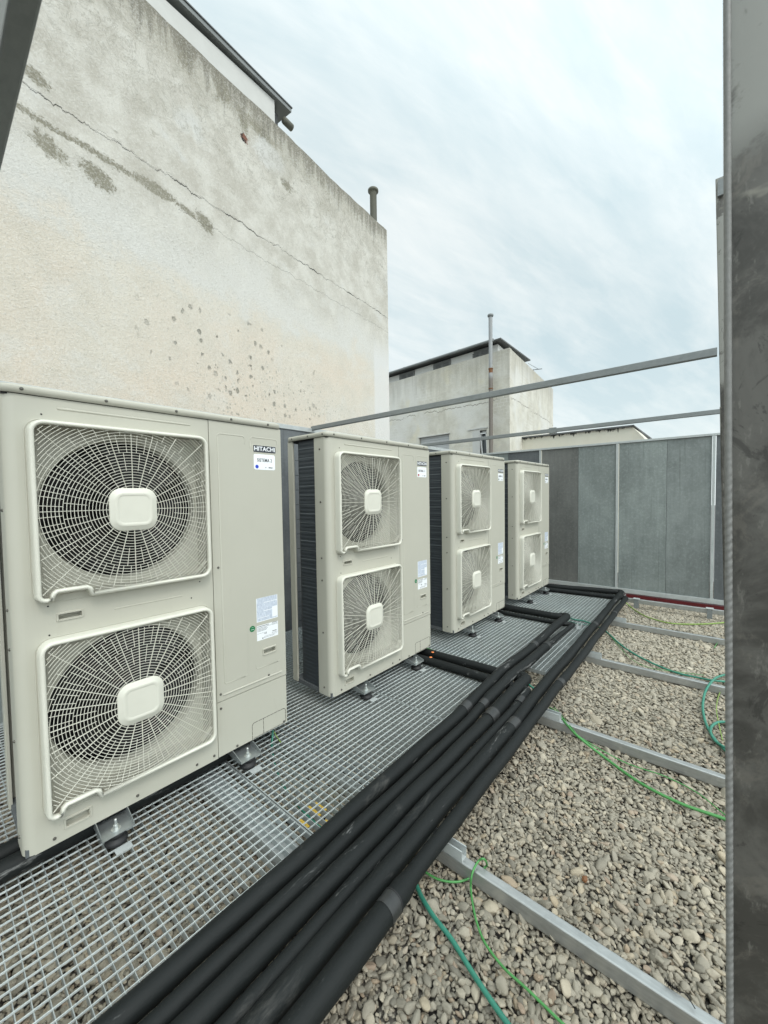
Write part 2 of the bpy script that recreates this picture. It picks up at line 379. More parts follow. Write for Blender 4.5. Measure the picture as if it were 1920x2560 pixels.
# the long plaster wall: local x runs along the wall, z is the height
A1 = R(5.84)
def ell(nt, x, z, cx, cz, rx, rz, wob, tilt=0.0, soft=0.25):
    dx = x - cx; dz = z - cz
    if tilt: dz = dz - dx * tilt
    dx = dx / rx; dz = dz / rz
    return nt.ramp(nt.math('SQRT', dx * dx + dz * dz) + wob, 1.0 + soft, 1.0 - soft)
def m_plaster(nt, b):
    o = nt.obj(); x, y, z = nt.sep(o)
    nL = nt.noise(o, 0.8, 5, 0.6, 0.3); nM = nt.noise(o, 4, 6, 0.6); nF = nt.noise(o, 38, 6, 0.75); nG = nt.noise(nt.map(o, loc=(.3, .2, .1), rot=(0, R(31), 0)), 88, 4, 0.8)
    drip = nt.noise(nt.map(o, scale=(9, 9, 0.7)), 1.6, 6, 0.65)
    grey = nt.mix(nt.ramp(nM, 0.35, 0.65), (0.47, 0.445, 0.385), (0.61, 0.59, 0.53))
    white = nt.mix(nM, (0.555, 0.54, 0.49), (0.655, 0.645, 0.605))
    peach = nt.mix(nt.ramp(nL, 0.35, 0.62), (0.64, 0.56, 0.46), (0.625, 0.58, 0.495))
    peach = nt.mix(nt.ramp(nM, 0.42, 0.66) * 0.35, peach, (0.50, 0.475, 0.405)); peach = nt.mix(nt.ramp(nt.noise(nt.map(o, loc=(6, 0, 1)), 1.7, 6, 0.7, 0.6), 0.52, 0.62) * 0.4, peach, (0.64, 0.625, 0.575))
    wob = (nL - 0.5) * 1.2 + (nM - 0.5) * 0.9 + (nF - 0.5) * 0.5
    c = nt.mix(nt.ramp(z + wob, 3.85, 3.45), grey, white)
    c = nt.mix(nt.ramp(z + wob * 0.8, 3.42, 3.12), c, peach)
    # pale patches on the upper part
    c = nt.mix(nt.ramp(nL + (nM - 0.5) * 0.5, 0.55, 0.7) * nt.ramp(z, 3.6, 3.9) * 0.6, c, (0.56, 0.565, 0.545))
    olive = (0.215, 0.20, 0.145)
    w2 = (nF - 0.5) * 3.2 + (nM - 0.5) * 2.2
    m = None
    for e in ((0.44, 4.12, 0.08, 0.055, 0), (0.50, 3.69, 0.09, 0.075, -0.2), (0.79, 3.69, 0.10, 0.065, -0.2), (1.24, 3.85, 0.17, 0.04, 0), (1.46, 3.83, 0.10, 0.03, -0.2), (1.65, 3.82, 0.08, 0.06, -0.4),
              (1.87, 5.17, 0.09, 0.12, 0), (1.51, 5.20, 0.08, 0.12, 0), (2.30, 5.12, 0.22, 0.06, -0.1), (2.12, 5.05, 0.05, 0.09, 0), (2.66, 4.78, 0.08, 0.05, -0.1)):
        q = ell(nt, x, z, *e[:4], w2, e[4]); m = q if m is None else m.max(q)
    band = nt.ramp((z - 3.845 - (nM - 0.5) * 0.10).abs() + (nF - 0.5) * 0.14, 0.030, 0.012) * nt.ramp(x, 0.20, 0.3) * nt.ramp(x, 1.12, 1.0)
    band2 = nt.ramp((z - 4.09 - (nM - 0.5) * 0.09).abs() + (nF - 0.5) * 0.06, 0.02, 0.004) * nt.ramp(nt.noise(o, 5), 0.48, 0.6) * nt.ramp(x, 1.1, 1.0)
    c = nt.mix((m.max(band).max(band2) * 0.95), c, nt.mix(nt.ramp(nF, 0.4, 0.6), (0.20, 0.185, 0.135), (0.26, 0.245, 0.185)))
    # grime hanging from the parapet
    top = nt.ramp(z + (drip - 0.5) * 1.1 + (nF - 0.5) * 0.5, 5.05, 5.34)
    c = nt.mix(top * 0.9, c, (0.065, 0.06, 0.048))
    blk = nt.ramp(nt.noise(nt.map(o, scale=(1.2, 1, .8), loc=(9, 0, 4)), 6.5, 7, 0.75, 0.7), 0.52, 0.60) * nt.ramp(z + (nL - 0.5) * 0.8, 4.85, 5.25); c = nt.mix(blk * 0.6, c, (0.13, 0.12, 0.09))
    top2 = nt.ramp(z + (nL - 0.5) * 1.0 + (nM - 0.5) * 0.3, 4.75, 5.25); c = nt.mix(top2 * 0.38, c, (0.30, 0.275, 0.205))
    run = nt.ramp(nt.noise(nt.map(o, scale=(16, 16, 0.9)), 1.3, 5, 0.6), 0.55, 0.75) * nt.ramp(z, 4.1, 5.1); c = nt.mix(run * 0.35, c, (0.25, 0.24, 0.205))
    # flaked flecks towards the far end
    fl = nt.ramp(nt.noise(nt.map(o, scale=(1.6, 1, 1)), 7.5, 6, 0.7, 0.6), 0.615, 0.64) * nt.ramp(z + (nL - 0.5) * 1.0, 4.35, 4.7) * nt.ramp(x, 2.1, 2.5); c = nt.mix(fl * 0.75, c, (0.25, 0.24, 0.20))
    pale = ell(nt, x, z, 2.45, 4.93, 0.2, 0.13, w2 * 0.8); c = nt.mix(pale * 0.75, c, (0.60, 0.60, 0.575))
    lace = nt.ramp((nt.noise(nt.map(o, loc=(2, 0, 6)), 5.5, 7, 0.72, 1.2) - 0.5).abs(), 0.02, 0.006) * nt.ramp(z + (nL - 0.5), 4.2, 4.7); c = nt.mix(lace * 0.5, c, (0.24, 0.225, 0.18))
    plk = nt.ramp(nt.noise(nt.map(o, scale=(1, 1, 1.4), loc=(7, 0, 2)), 9, 7, 0.75, 0.8), 0.60, 0.63) * nt.ramp(z, 3.9, 4.3); c = nt.mix(plk * 0.45, c, (0.30, 0.28, 0.22))
    # pitted spots in the lower part
    sp = nt.map(o, scale=(1, 1, 0.8)); vd = nt.voro(sp, 13, rnd=1); vc = nt.sep(nt.voro(sp, 13, out='Color'))[0]
    spots = nt.ramp(vd + (nF - 0.5) * 1.1 + (vc - 0.4) * 0.25, 0.235, 0.15) * nt.ramp(vc, 0.22, 0.30)
    reg = ell(nt, x, z, 2.1, 2.62, 1.05, 0.46, (nL - 0.5) * 1.2, -0.12, 0.35)
    vd2 = nt.voro(sp, 30); vc2 = nt.sep(nt.voro(sp, 30, out='Color'))[0]
    spots2 = nt.ramp(vd2 + (nF - 0.5) * 1.0, 0.30, 0.2) * nt.ramp(vc2, 0.45, 0.5)
    reg2 = ell(nt, x, z, 2.75, 2.25, 1.1, 0.5, (nL - 0.5) * 1.2, 0.0, 0.4)
    c = nt.mix(spots * reg * 0.8, c, (0.235, 0.23, 0.185)); c = nt.mix(spots2 * reg2 * 0.7, c, (0.31, 0.30, 0.24))
    # fine grain
    c = nt.mix(nt.ramp(nF, 0.52, 0.68) * 0.34, c, (0.25, 0.24, 0.205)); c = nt.mix(nt.ramp(nG, 0.50, 0.60) * 0.30, c, (0.76, 0.76, 0.73))
    nH = nt.noise(nt.map(o, loc=(4, 0, 9)), 70, 3, 0.8); c = nt.mix(nt.ramp(nH, 0.56, 0.66) * nt.ramp(z, 3.9, 3.2) * 0.38, c, (0.27, 0.25, 0.20))
    mot = nt.noise(nt.map(o, loc=(1, 0, 3)), 2.3, 7, 0.7, 0.8); c = nt.mix(nt.ramp(mot, 0.5, 0.66) * nt.ramp(z, 3.5, 3.9) * 0.30, c, (0.35, 0.33, 0.27))
    # lighter rendered strip at the corner
    edge = nt.ramp(x, 4.28, 4.33) * nt.ramp(z, 3.7, 3.2); c = nt.mix(edge * 0.7, c, (0.66, 0.66, 0.65))
    # cracks
    cw = (nt.noise(nt.map(o, scale=(1, 0.01, 0.01)), 9, 8, 0.75) - 0.5) * 0.16 + (nF - 0.5) * 0.012
    th = nt.ramp(nt.noise(nt.map(o, scale=(1, .01, .01)), 6, 3), 0.35, 0.8) * 0.0065 + 0.0008
    d1 = (z - 4.02 - cw).abs(); ck = nt.math('LESS_THAN', d1, th) * nt.math('GREATER_THAN', x, 0.1)
    cw2 = (nt.noise(nt.map(o, scale=(1, 0.01, 0.01), loc=(5, 0, 0)), 7, 8, 0.75) - 0.5) * 0.2
    ck2 = nt.math('LESS_THAN', (z - 3.80 - cw2).abs(), 0.0022) * nt.math('GREATER_THAN', x, 1.4)
    cw3 = (nt.noise(nt.map(o, scale=(1, 0.01, 0.01), loc=(2, 0, 0)), 4, 8, 0.75) - 0.5) * 0.35
    ck3 = nt.math('LESS_THAN', (z - 4.03 - cw - cw3 * 0.35).abs(), 0.0016) * nt.math('LESS_THAN', x, 2.2)
    c = nt.mix(ck, c, (0.03, 0.028, 0.024)); c = nt.mix(ck2.max(ck3) * 0.75, c, (0.12, 0.11, 0.09))
    hole = ell(nt, x, z, 2.11, 4.90, 0.035, 0.045, w2, 0, 0.1); c = nt.mix(hole, c, nt.mix(nt.ramp(nM, 0.45, 0.5), (0.20, 0.09, 0.06), (0.02, 0.015, 0.012)))
    h = nF * 0.5 + nG * 0.5 - spots * reg * 0.8 - ck * 2.0 + nM * 0.4
    setb(nt, b, Base_Color=c, Roughness=0.92, Normal=nt.bump(h, 0.8, 0.014))
material('old_plaster', m_plaster)
def m_plaster2(nt, b):
    o = nt.obj(); x, y, z = nt.sep(o)
    nL = nt.noise(o, 0.5, 5, 0.6); nM = nt.noise(o, 2.2, 6, 0.65); nF = nt.noise(o, 14, 5, 0.7)
    drip = nt.noise(nt.map(o, scale=(4, 4, 0.35)), 1.0, 6, 0.65)
    c = nt.mix(nt.ramp(nM, 0.32, 0.68), (0.51, 0.485, 0.41), (0.64, 0.62, 0.545)); c = nt.mix(nt.ramp(nL, 0.45, 0.62) * 0.7, c, (0.66, 0.655, 0.62))
    c = nt.mix(nt.ramp(nt.noise(o, 1.1, 4), 0.58, 0.7) * 0.5, c, (0.62, 0.57, 0.42))
    br = nt.new('ShaderNodeTexBrick'); nt.put(br.inputs['Vector'], nt.comb(x + y, z, 0.0)); br.inputs['Scale'].default_value = 2.2; br.inputs['Mortar Size'].default_value = 0.03
    bm_ = S(br.outputs['Fac'], nt) * nt.ramp(nt.noise(o, 0.7, 4), 0.52, 0.62); c = nt.mix(bm_ * 0.35, c, (0.72, 0.71, 0.68))
    top = nt.ramp(z + (drip - 0.5) * 2.6 + (nM - 0.5) * 0.7, 5.0, 6.2); c = nt.mix(top * 0.45, c, (0.24, 0.225, 0.185))
    run = nt.ramp(drip, 0.52, 0.75); c = nt.mix(run * 0.28, c, (0.38, 0.36, 0.30))
    cw = (nt.noise(nt.map(o, scale=(1, 1, .01)), 1.6, 8, 0.75) - 0.5) * 0.5
    ck = nt.math('LESS_THAN', (z - 4.45 - cw - (x + y) * 0.0).abs(), 0.014) * nt.ramp(nM, 0.4, 0.5); c = nt.mix(ck * 0.8, c, (0.18, 0.16, 0.13))
    setb(nt, b, Base_Color=c, Roughness=0.92, Normal=nt.bump(nF, 0.4, 0.03))
material('weathered_plaster', m_plaster2)
def m_white(nt, b):
    o = nt.obj(); n = nt.noise(o, 5, 5, 0.65); setb(nt, b, Base_Color=nt.mix(n, (0.48, 0.48, 0.455), (0.60, 0.60, 0.575)), Roughness=0.9, Normal=nt.bump(nt.noise(o, 60, 4), 0.3, 0.005))
material('white_render', m_white)
def m_cream(nt, b):
    o = nt.obj(); x, y, z = nt.sep(o); n = nt.noise(o, 3, 5, 0.65); nn = nt.noise(nt.map(o, scale=(5, 5, 1)), 1.1, 6, 0.7)
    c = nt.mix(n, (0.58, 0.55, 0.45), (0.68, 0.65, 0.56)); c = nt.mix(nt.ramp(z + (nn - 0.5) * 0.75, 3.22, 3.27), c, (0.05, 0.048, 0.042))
    setb(nt, b, Base_Color=c, Roughness=0.9)
material('cream_render', m_cream)
def m_post(nt, b):
    o = nt.obj(); n = nt.noise(o, 6, 7, 0.72, 0.5); n2 = nt.noise(nt.map(o, scale=(3, 3, 1)), 16, 6, 0.75); L = nt.noise(nt.map(o, loc=(0.3, 0.1, 0.65)), 2.4, 3, 0.5, 0.3)
    x, y, z = nt.sep(o)
    up = nt.ramp(z + (L - 0.5) * 0.35, 1.80, 1.88)
    c = nt.mix(nt.ramp(n, 0.42, 0.62), (0.060, 0.057, 0.050), (0.125, 0.120, 0.108))
    c = nt.mix(nt.ramp(n2, 0.57, 0.65) * 0.4, c, (0.26, 0.25, 0.225)); n3 = nt.noise(nt.map(o, scale=(1, 1, .8), loc=(2, 4, 1)), 11, 7, 0.8, 1.0); c = nt.mix(nt.ramp(n3, 0.53, 0.62) * 0.28, c, (0.22, 0.20, 0.17)); c = nt.mix(nt.ramp(n3, 0.44, 0.40) * 0.6, c, (0.03, 0.028, 0.025))
    c = nt.mix(up * nt.ramp(n, 0.60, 0.52) * 0.9, c, (0.30, 0.30, 0.275))
    br = nt.ramp(nt.noise(nt.map(o, scale=(1, 1, 2)), 9, 4), 0.62, 0.7) * nt.ramp(z, 1.35, 1.5); c = nt.mix(br * 0.75, c, (0.26, 0.25, 0.21))
    setb(nt, b, Base_Color=c, Roughness=0.5, Metallic=0.2, Normal=nt.bump(n, 0.2, 0.002))
material('stained_steel', m_post)
def m_lip(nt, b):
    o = nt.obj(); x, y, z = nt.sep(o); n = nt.noise(o, 120, 4, 0.7); r = nt.math('SINE', z * 560.0 + y * 500.0) * nt.ramp(z, 1.55, 1.35)
    setb(nt, b, Base_Color=nt.mix(n, (0.15, 0.15, 0.14), (0.27, 0.27, 0.26)), Roughness=0.55, Metallic=0.0, Normal=nt.bump(n + r * 0.5, 0.45, 0.002))
material('ribbed_edge', m_lip)
material('street_ground', base=(0.16, 0.155, 0.15), rough=0.9)

# ------------------------------------------------------------------ ground, roof deck, gravel
GZ = -0.115; GT = -0.085
def gz(x, y):
    t = min(max((x - 4.7) / 1.6, 0), 1); return -0.186 - 0.085 * t * t * (3 - 2 * t)
m = MB(); m.add([(-400, -400, -9.5), (400, -400, -9.5), (400, 400, -9.5), (-400, 400, -9.5)], [(0, 1, 2, 3)])
tag(m.build('ground', 'street_ground'), kind='structure')
m = MB(); xs = np.linspace(-5, 8.5, 55); ys = [-6, -3, -1, 0, 1.66]
m.add([(x, y, gz(x, y) - 0.012) for x in xs for y in ys], [(i * 5 + j, (i + 1) * 5 + j, (i + 1) * 5 + j + 1, i * 5 + j + 1) for i in range(54) for j in range(4)], True)
tag(m.build('roof_deck', 'gravel_bed'), kind='structure')
tag(box(-5, 8.5, -6, 1.66, -9.5, -0.32).build('roof_slab', 'street_ground'), kind='structure')

def pebbles():
    P = []; A = []
    def layer(x0, x1, y0, y1, step, dz, sc):
        nx = int((x1 - x0) / step); ny = int((y1 - y0) / step)
        gx, gy = np.meshgrid(x0 + (np.arange(nx) + .5) * step, y0 + (np.arange(ny) + .5) * step, indexing='ij')
        gx = gx.ravel() + rng.uniform(-.48, .48, nx * ny) * step; gy = gy.ravel() + rng.uniform(-.48, .48, nx * ny) * step
        tt = np.clip((gx - 4.7) / 1.6, 0, 1); gzz = -0.186 - 0.085 * tt * tt * (3 - 2 * tt)
        zz = gzz + dz + rng.uniform(-.004, .004, nx * ny)
        P.append(np.stack([gx, gy, zz], 1))
        s = sc * np.exp(rng.normal(0, 0.33, nx * ny))
        A.append(np.stack([s * rng.uniform(1.0, 1.55, nx * ny), s * rng.uniform(.75, 1.05, nx * ny), s * rng.uniform(.40, .70, nx * ny)], 1))
    layer(-1.1, 3.4, -2.4, 1.0, .0138, -.005, .0068); layer(-1.1, 3.4, -2.4, 1.0, .0200, .003, .0076); layer(-1.1, 3.4, -2.4, 1.0, .060, .007, .0112)
    layer(3.4, 6.5, -2.4, -.4, .0160, -.004, .0080); layer(3.4, 6.5, -2.4, -.4, .023, .004, .0088); layer(3.4, 6.5, -2.4, -.4, .07, .008, .0115); layer(3.4, 6.5, -.4, 1.2, .026, 0, .013)
    P = np.concatenate(P); A = np.concatenate(A); n = len(P)
    rot = np.stack([rng.normal(0, .36, n), rng.normal(0, .36, n), rng.uniform(0, 6.283, n)], 1)
    me = bpy.data.meshes.new('gravel'); me.vertices.add(n); me.vertices.foreach_set('co', P.astype('f').ravel())
    for nm, arr in (('scl', A), ('rot', rot)):
        at = me.attributes.new(nm, 'FLOAT_VECTOR', 'POINT'); at.data.foreach_set('vector', arr.astype('f').ravel())
    at = me.attributes.new('pick', 'INT', 'POINT'); at.data.foreach_set('value', rng.integers(0, 7, n).astype('i'))
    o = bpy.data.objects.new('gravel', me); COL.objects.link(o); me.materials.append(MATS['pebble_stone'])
    t = bpy.data.node_groups.new('gravel_stones', 'GeometryNodeTree')
    t.interface.new_socket('Geometry', in_out='INPUT', socket_type='NodeSocketGeometry'); t.interface.new_socket('Geometry', in_out='OUTPUT', socket_type='NodeSocketGeometry')
    N = t.nodes; L = t.links; gi = N.new('NodeGroupInput'); go = N.new('NodeGroupOutput'); g2i = N.new('GeometryNodeGeometryToInstance')
    for k in range(7):
        ico = N.new('GeometryNodeMeshIcoSphere'); ico.inputs['Subdivisions'].default_value = 2 if k > 4 else 3; ico.inputs['Radius'].default_value = 1
        nz = N.new('ShaderNodeTexNoise'); nz.noise_dimensions = '4D'; nz.inputs['W'].default_value = k * 3.7; nz.inputs['Scale'].default_value = 0.75; nz.inputs['Detail'].default_value = 1.5
        sub = N.new('ShaderNodeVectorMath'); sub.operation = 'SUBTRACT'; L.new(nz.outputs['Color'], sub.inputs[0]); sub.inputs[1].default_value = (.5, .5, .5)
        scl = N.new('ShaderNodeVectorMath'); scl.operation = 'SCALE'; L.new(sub.outputs[0], scl.inputs[0]); scl.inputs['Scale'].default_value = 1.25
        sp = N.new('GeometryNodeSetPosition'); L.new(ico.outputs[0], sp.inputs[0]); L.new(scl.outputs[0], sp.inputs['Offset'])
        ss = N.new('GeometryNodeSetShadeSmooth'); L.new(sp.outputs[0], ss.inputs[0])
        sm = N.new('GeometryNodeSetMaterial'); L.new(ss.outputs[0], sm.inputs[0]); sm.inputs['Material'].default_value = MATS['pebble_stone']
        L.new(sm.outputs[0], g2i.inputs[0])
    iop = N.new('GeometryNodeInstanceOnPoints'); m2p = N.new('GeometryNodeMeshToPoints')
    L.new(gi.outputs[0], m2p.inputs[0]); L.new(m2p.outputs[0], iop.inputs['Points']); L.new(g2i.outputs[0], iop.inputs['Instance'])
    iop.inputs['Pick Instance'].default_value = True
    for nm, sock, dt in (('pick', 'Instance Index', 'INT'), ('rot', 'Rotation', 'FLOAT_VECTOR'), ('scl', 'Scale', 'FLOAT_VECTOR')):
        na = N.new('GeometryNodeInputNamedAttribute'); na.data_type = dt; na.inputs['Name'].default_value = nm
        src = na.outputs['Attribute']
        if nm == 'rot':
            er = N.new('FunctionNodeEulerToRotation'); L.new(src, er.inputs[0]); src = er.outputs[0]
        L.new(src, iop.inputs[sock])
    L.new(iop.outputs[0], go.inputs[0])
    md = o.modifiers.new('stones', 'NODES'); md.node_group = t
    return tag(o, 'loose grey and tan river pebbles covering the roof under the grating and beams', 'gravel', kind='stuff')
pebbles()

# ------------------------------------------------------------------ grating panels
XC, YC = 0.0345, 0.0355
def grating(x0, x1, y0, y1, label, open_front):
    b1 = MB(); b2 = MB(); fr = MB()
    n = int(round((x1 - x0) / XC))
    xs = [x0 + 0.004 + (x1 - x0 - 0.008) * i / n for i in range(n + 1)]
    for x in xs: b1.box(x - .0011, x + .0011, y0, y1, GT - .027, GT)
    y = y1 - .018
    while y > y0 + 0.01:
        b2.box(x0 + .002, x1 - .002, y - .0012, y + .0012, GT - .0055, GT + .0006); y -= YC
    e = empty('walkway_grating', (0, 0, 0)); tag(e, label, 'walkway grating', 'galvanised walkway grating panels')
    b1.build('bearing_bars', 'grating_steel', e, fix=False); b2.build('cross_bars', 'grating_rods', e, fix=False)
    fr.box(x0, x1, y1, y1 + .003, GT - .027, GT + .0008)
    if not open_front: fr.box(x0, x1, y0 - .003, y0, GT - .027, GT + .0008)
    fr.box(x0 - .0003, x0 + .0021, y0, y1, GT - .0275, GT + .0009); fr.box(x1 - .0021, x1 + .0003, y0, y1, GT - .0275, GT + .0009)
    fr.build('edge_band', 'grating_steel', e, fix=False)
seams = [-1.28, -0.255, 0.772, 1.79, 2.81, 3.83, 4.85, 5.87]
glab = ['walkway grating panel behind the camera end of the row', 'walkway grating panel in the lower left, under the left end of the nearest unit', 'walkway grating panel under the label side of the nearest unit',
        'walkway grating panel under the left half of the second unit', 'walkway grating panel between the second and third units', 'walkway grating panel under the right half of the third unit',
        'farthest walkway grating panel, under the fourth unit by the screen']
for i in range(7):
    grating(seams[i] + .003, seams[i + 1] - .003, -0.628 if i < 4 else -0.833, 1.46, glab[i], i < 4)
tr = MB()
for a, b in ((2.82, 3.82), (3.84, 4.84), (4.86, 5.86)): tr.box(a, b, -.868, -.839, GZ + .0005, GZ + .004); tr.box(a, b, -.868, -.865, GZ + .004, GT - .004)
tag(tr.build('edge_angle', 'galvanised_rail'), 'dark steel angle trim along the grating edge beside the far pipes', 'steel angle')

# ------------------------------------------------------------------ support beams with strut channels
beam_lab = ['galvanised support beam in the lower right, nearest the camera', 'second galvanised support beam over the gravel, crossed by the bright green cable', 'third galvanised support beam over the gravel, beside the coiled teal hose',
            'fourth galvanised support beam over the gravel, near the yellow-green cable', 'farthest galvanised support beam, raised on short legs below the screen']
ch_lab = ['open U channel on the nearest support beam, holding the pipe bundle', 'open U channel on the second beam under the far right pipe', 'open U channel on the third beam under the two far pipes', 'open U channel on the fourth beam under the two far pipes']
for i, X in enumerate((1.09, 2.275, 3.43, 4.61, 5.77)):
    e = empty('support_beam', (X, 0, 0)); tag(e, beam_lab[i], 'steel beam', 'galvanised beams under the grating')
    m = MB(); pts = rrect(0, -.148, .018, .028, .005, 3)
    L = [[(p[0], yy, p[1]) for p in pts] for yy in (-3.2, 1.5)]; m.loops(L, False); m.add(L[0], [tuple(range(len(pts)))]); m.add(L[1], [tuple(range(len(pts)))])
    m.build('beam_profile', 'galvanised_beam', e)
    if i == 4:
        for yy in (-1.0, -1.73, 0.6):
            box(-.030, .030, yy - .025, yy + .025, -.40, -.118).build('leg', 'galvanised_rail', e)
            m = MB(); m.box(-.035, .035, yy - .035, yy + .035, -.1195, -.113); m.build('leg_bracket', 'galvanised_bright', e)
    if i < 4:
        yb = -.60 if i < 2 else -.80; ye = (-1.112, -1.105, -1.084, -1.07)[i]
        c = MB(); a0, a1, zb, zt = -.0175, .0175, -.1195, -.079; t = .0025
        c.box(a0, a1, ye, yb, zb, zb + t); c.box(a0, a0 + t, ye, yb, zb + t, zt); c.box(a1 - t, a1, ye, yb, zb + t, zt)
        c.box(a0 + t, a0 + .0045, ye, yb, zt - t, zt + .0003); c.box(a1 - .0045, a1 - t, ye, yb, zt - t, zt + .0003)
        tag(c.build('strut_channel', 'galvanised_bright', loc=(X, 0, 0)), ch_lab[i], 'strut channel', 'strut channels carrying the pipes')
# a wider beam under the first seam and its neighbours
for X, l in ((0.68, 'wide flat steel bearer seen through the grating beside the first seam'), (2.72, 'wide flat steel bearer seen through the grating beside the third seam'), (4.76, 'wide flat steel bearer under the grating beside the far seam')):
    tag(box(X - .05, X + .05, -.62, 1.5, -.165, -.1155).build('grating_bearer', 'galvanised', bevel=.004), l, 'steel bearer', 'bearers under the grating')
m = MB(); m.box(-.020, .020, -.05, .05, GT + .001, GT + .0035); m.box(-.020, -.0175, -.05, .05, GT + .0035, GT + .041); m.box(.0175, .020, -.05, .05, GT + .0035, GT + .041)
tag(m.build('channel_offcut', 'galvanised_bright', loc=(4.02, -.765, 0), rot=(0, 0, R(95))), 'short steel channel offcut standing on the grating by the small pipe bend', 'strut channel')

# ------------------------------------------------------------------ insulated pipes
def pipe_path(pts, rb=0.05):
    """polyline with rounded bends, sampled closely and slightly uneven"""
    P = [Vector(p) for p in pts]; out = [P[0]]
    for i in range(1, len(P) - 1):
        a, b, c = P[i - 1], P[i], P[i + 1]; u = (a - b).normalized(); v = (c - b).normalized()
        if u.dot(v) < -0.97: out.append(b); continue
        s = b + u * rb; e = b + v * rb
        for k in range(9):
            t = k / 8; out.append(s * (1 - t) ** 2 + b * 2 * t * (1 - t) + e * t * t)
    out.append(P[-1]); fine = [out[0]]
    for q in out[1:]:
        d = (q - fine[-1]).length; n = max(1, int(d / 0.05)); st = fine[-1]
        for k in range(1, n + 1): fine.append(st.lerp(q, k / n))
    return fine
def pipe(label, pts, r, wraps=(), rb=0.05, radf=None, seed=0, group='black insulated pipes on the walkway'):
    ph = random.Random(seed); a1, a2, a3 = ph.uniform(0, 6), ph.uniform(0, 6), ph.uniform(0, 6)
    F = pipe_path(pts, rb); s = 0; G = []; rd = []
    for i, p in enumerate(F):
        if i: s += (p - F[i - 1]).length
        w = .0022 * math.sin(s * 5.1 + a1) + .0016 * math.sin(s * 11.3 + a2); G.append(p + Vector((0, w, abs(w) * .6)))
        rd.append((radf(p) if radf else r) * (1 + .018 * math.sin(s * 9 + a3) + .012 * math.sin(s * 23 + a1)))
    m = MB(); m.tube(G, r, 26, True, rd); o = m.build('insulated_pipe', 'insulation_foam')
    tag(o, label, 'insulated pipe', group)
    for (axis, v, ln) in wraps:
        best = min(range(len(G)), key=lambda i: abs(G[i][axis] - v))
        i0 = max(1, best); i1 = i0
        while i1 < len(G) - 1 and (G[i1] - G[i0]).length < ln * .7: i1 += 1
        d = (G[i1] - G[i0]).normalized(); c = G[i0]; rr = max(rd[i0], rd[i1]) + .0018
        n = 6; pts2 = [c + d * (ln * k / n) for k in range(n + 1)]
        m = MB(); m.tube(pts2, rr, 26, True, [rr * (1 + .012 * math.sin(k * 2.3 + a1)) for k in range(n + 1)]); m.build('tape_wrap', 'insulation_tape', o)
        m = MB(); m.tube([c - d * .003, c + d * .001], rr, 26, True, [rr + .0008, rr + .0008]); m.build('tape_edge', 'black_rubber', o)
    return o
ZP = GT + .034
pipe('large insulated pipe coming from the third unit, leftmost of the bundle beside the grating',
     [(4.15, .30, ZP), (4.155, -.52, ZP), (4.21, -.602, ZP + .012), (3.6, -.612, ZP + .014), (3.1, -.622, ZP + .006), (2.75, -.632, ZP + .024), (2.45, -.641, ZP + .032), (2.15, -.650, ZP + .020), (1.8, -.660, ZP), (.7, -.690, ZP), (-.6, -.715, ZP)], .033,
     [(0, 1.95, -.0), (0, 3.27, .0)] and [(0, 1.955, .07), (0, 3.20, .06)], radf=lambda p: .034 if p.x < 3.25 else .036, seed=1)
pipe('thinner insulated pipe from the third unit, second from the left in the bundle',
     [(3.965, .25, GT + .023), (3.975, -.62, GT + .023), (4.03, -.705, GT + .023), (3.28, -.700, GT + .028), (2.80, -.710, ZP + .012), (2.45, -.718, ZP + .030), (2.2, -.724, ZP + .018), (1.85, -.733, ZP - .004), (.7, -.764, ZP - .004), (-.6, -.792, ZP - .004)], .026,
     [(0, 2.05, .06), (0, 3.26, .05)], rb=.035, radf=lambda p: .021 if p.x > 3.28 or p.y > -.66 else (.034 if p.x > 2.07 else .028), seed=2)
pipe('insulated pipe from the second unit that starts with a rounded bend, third in the bundle',
     [(2.50, .30, ZP - .002), (2.515, -.3, ZP - .002), (2.53, -.74, ZP - .002), (2.56, -.80, ZP + .002), (1.98, -.812, ZP), (.7, -.836, ZP), (-.6, -.872, ZP)], .033,
     [(0, 1.955, .085)], rb=.055, radf=lambda p: .031 if p.y > -.72 else (.039 if p.x > 1.98 else .034), seed=3)
pipe('thin insulated pipe from the second unit, fourth in the bundle with a scuffed grey patch',
     [(2.36, .30, ZP - .002), (2.375, -.3, ZP - .002), (2.385, -.79, ZP - .006), (2.40, -.868, ZP - .010), (2.2, -.883, ZP - .008), (1.2, -.893, ZP - .006), (.7, -.905, ZP - .006), (-.6, -.945, ZP - .006)], .027,
     [(0, 2.235, .075)], rb=.04, radf=lambda p: .031 if p.y > -.75 else (.029 if p.x > 2.23 else .026), seed=4)
pipe('large insulated pipe from the fourth unit along the walkway edge, fifth in the bundle',
     [(5.50, .35, ZP), (5.56, -.1, ZP), (5.70, -.77, ZP + .004), (5.74, -.845, ZP), (4.6, -.872, ZP + .002), (3.4, -.905, ZP), (2.6, -.922, ZP), (1.97, -.948, ZP), (.7, -.965, ZP), (-.6, -1.005, ZP)], .033,
     [(0, 1.955, .08), (0, 4.09, .055)], rb=.06, radf=lambda p: .034, seed=5)
pipe('outermost insulated pipe above the gravel, rightmost of the bundle',
     [(5.31, .30, GT + .03), (5.35, -.1, GT + .03), (5.42, -.86, GT + .030), (5.46, -.935, GT + .030), (4.6, -.958, ZP - .002), (3.4, -.985, ZP - .004), (2.6, -1.000, ZP - .002), (1.97, -1.013, ZP - .002), (1.05, -1.036, ZP - .002), (.7, -1.046, ZP), (-.6, -1.083, ZP)], .030,
     [(0, 2.63, .055), (0, 4.66, .05), (0, .76, .05)], rb=.05, radf=lambda p: .0285 if p.x > .80 else .036, seed=6)
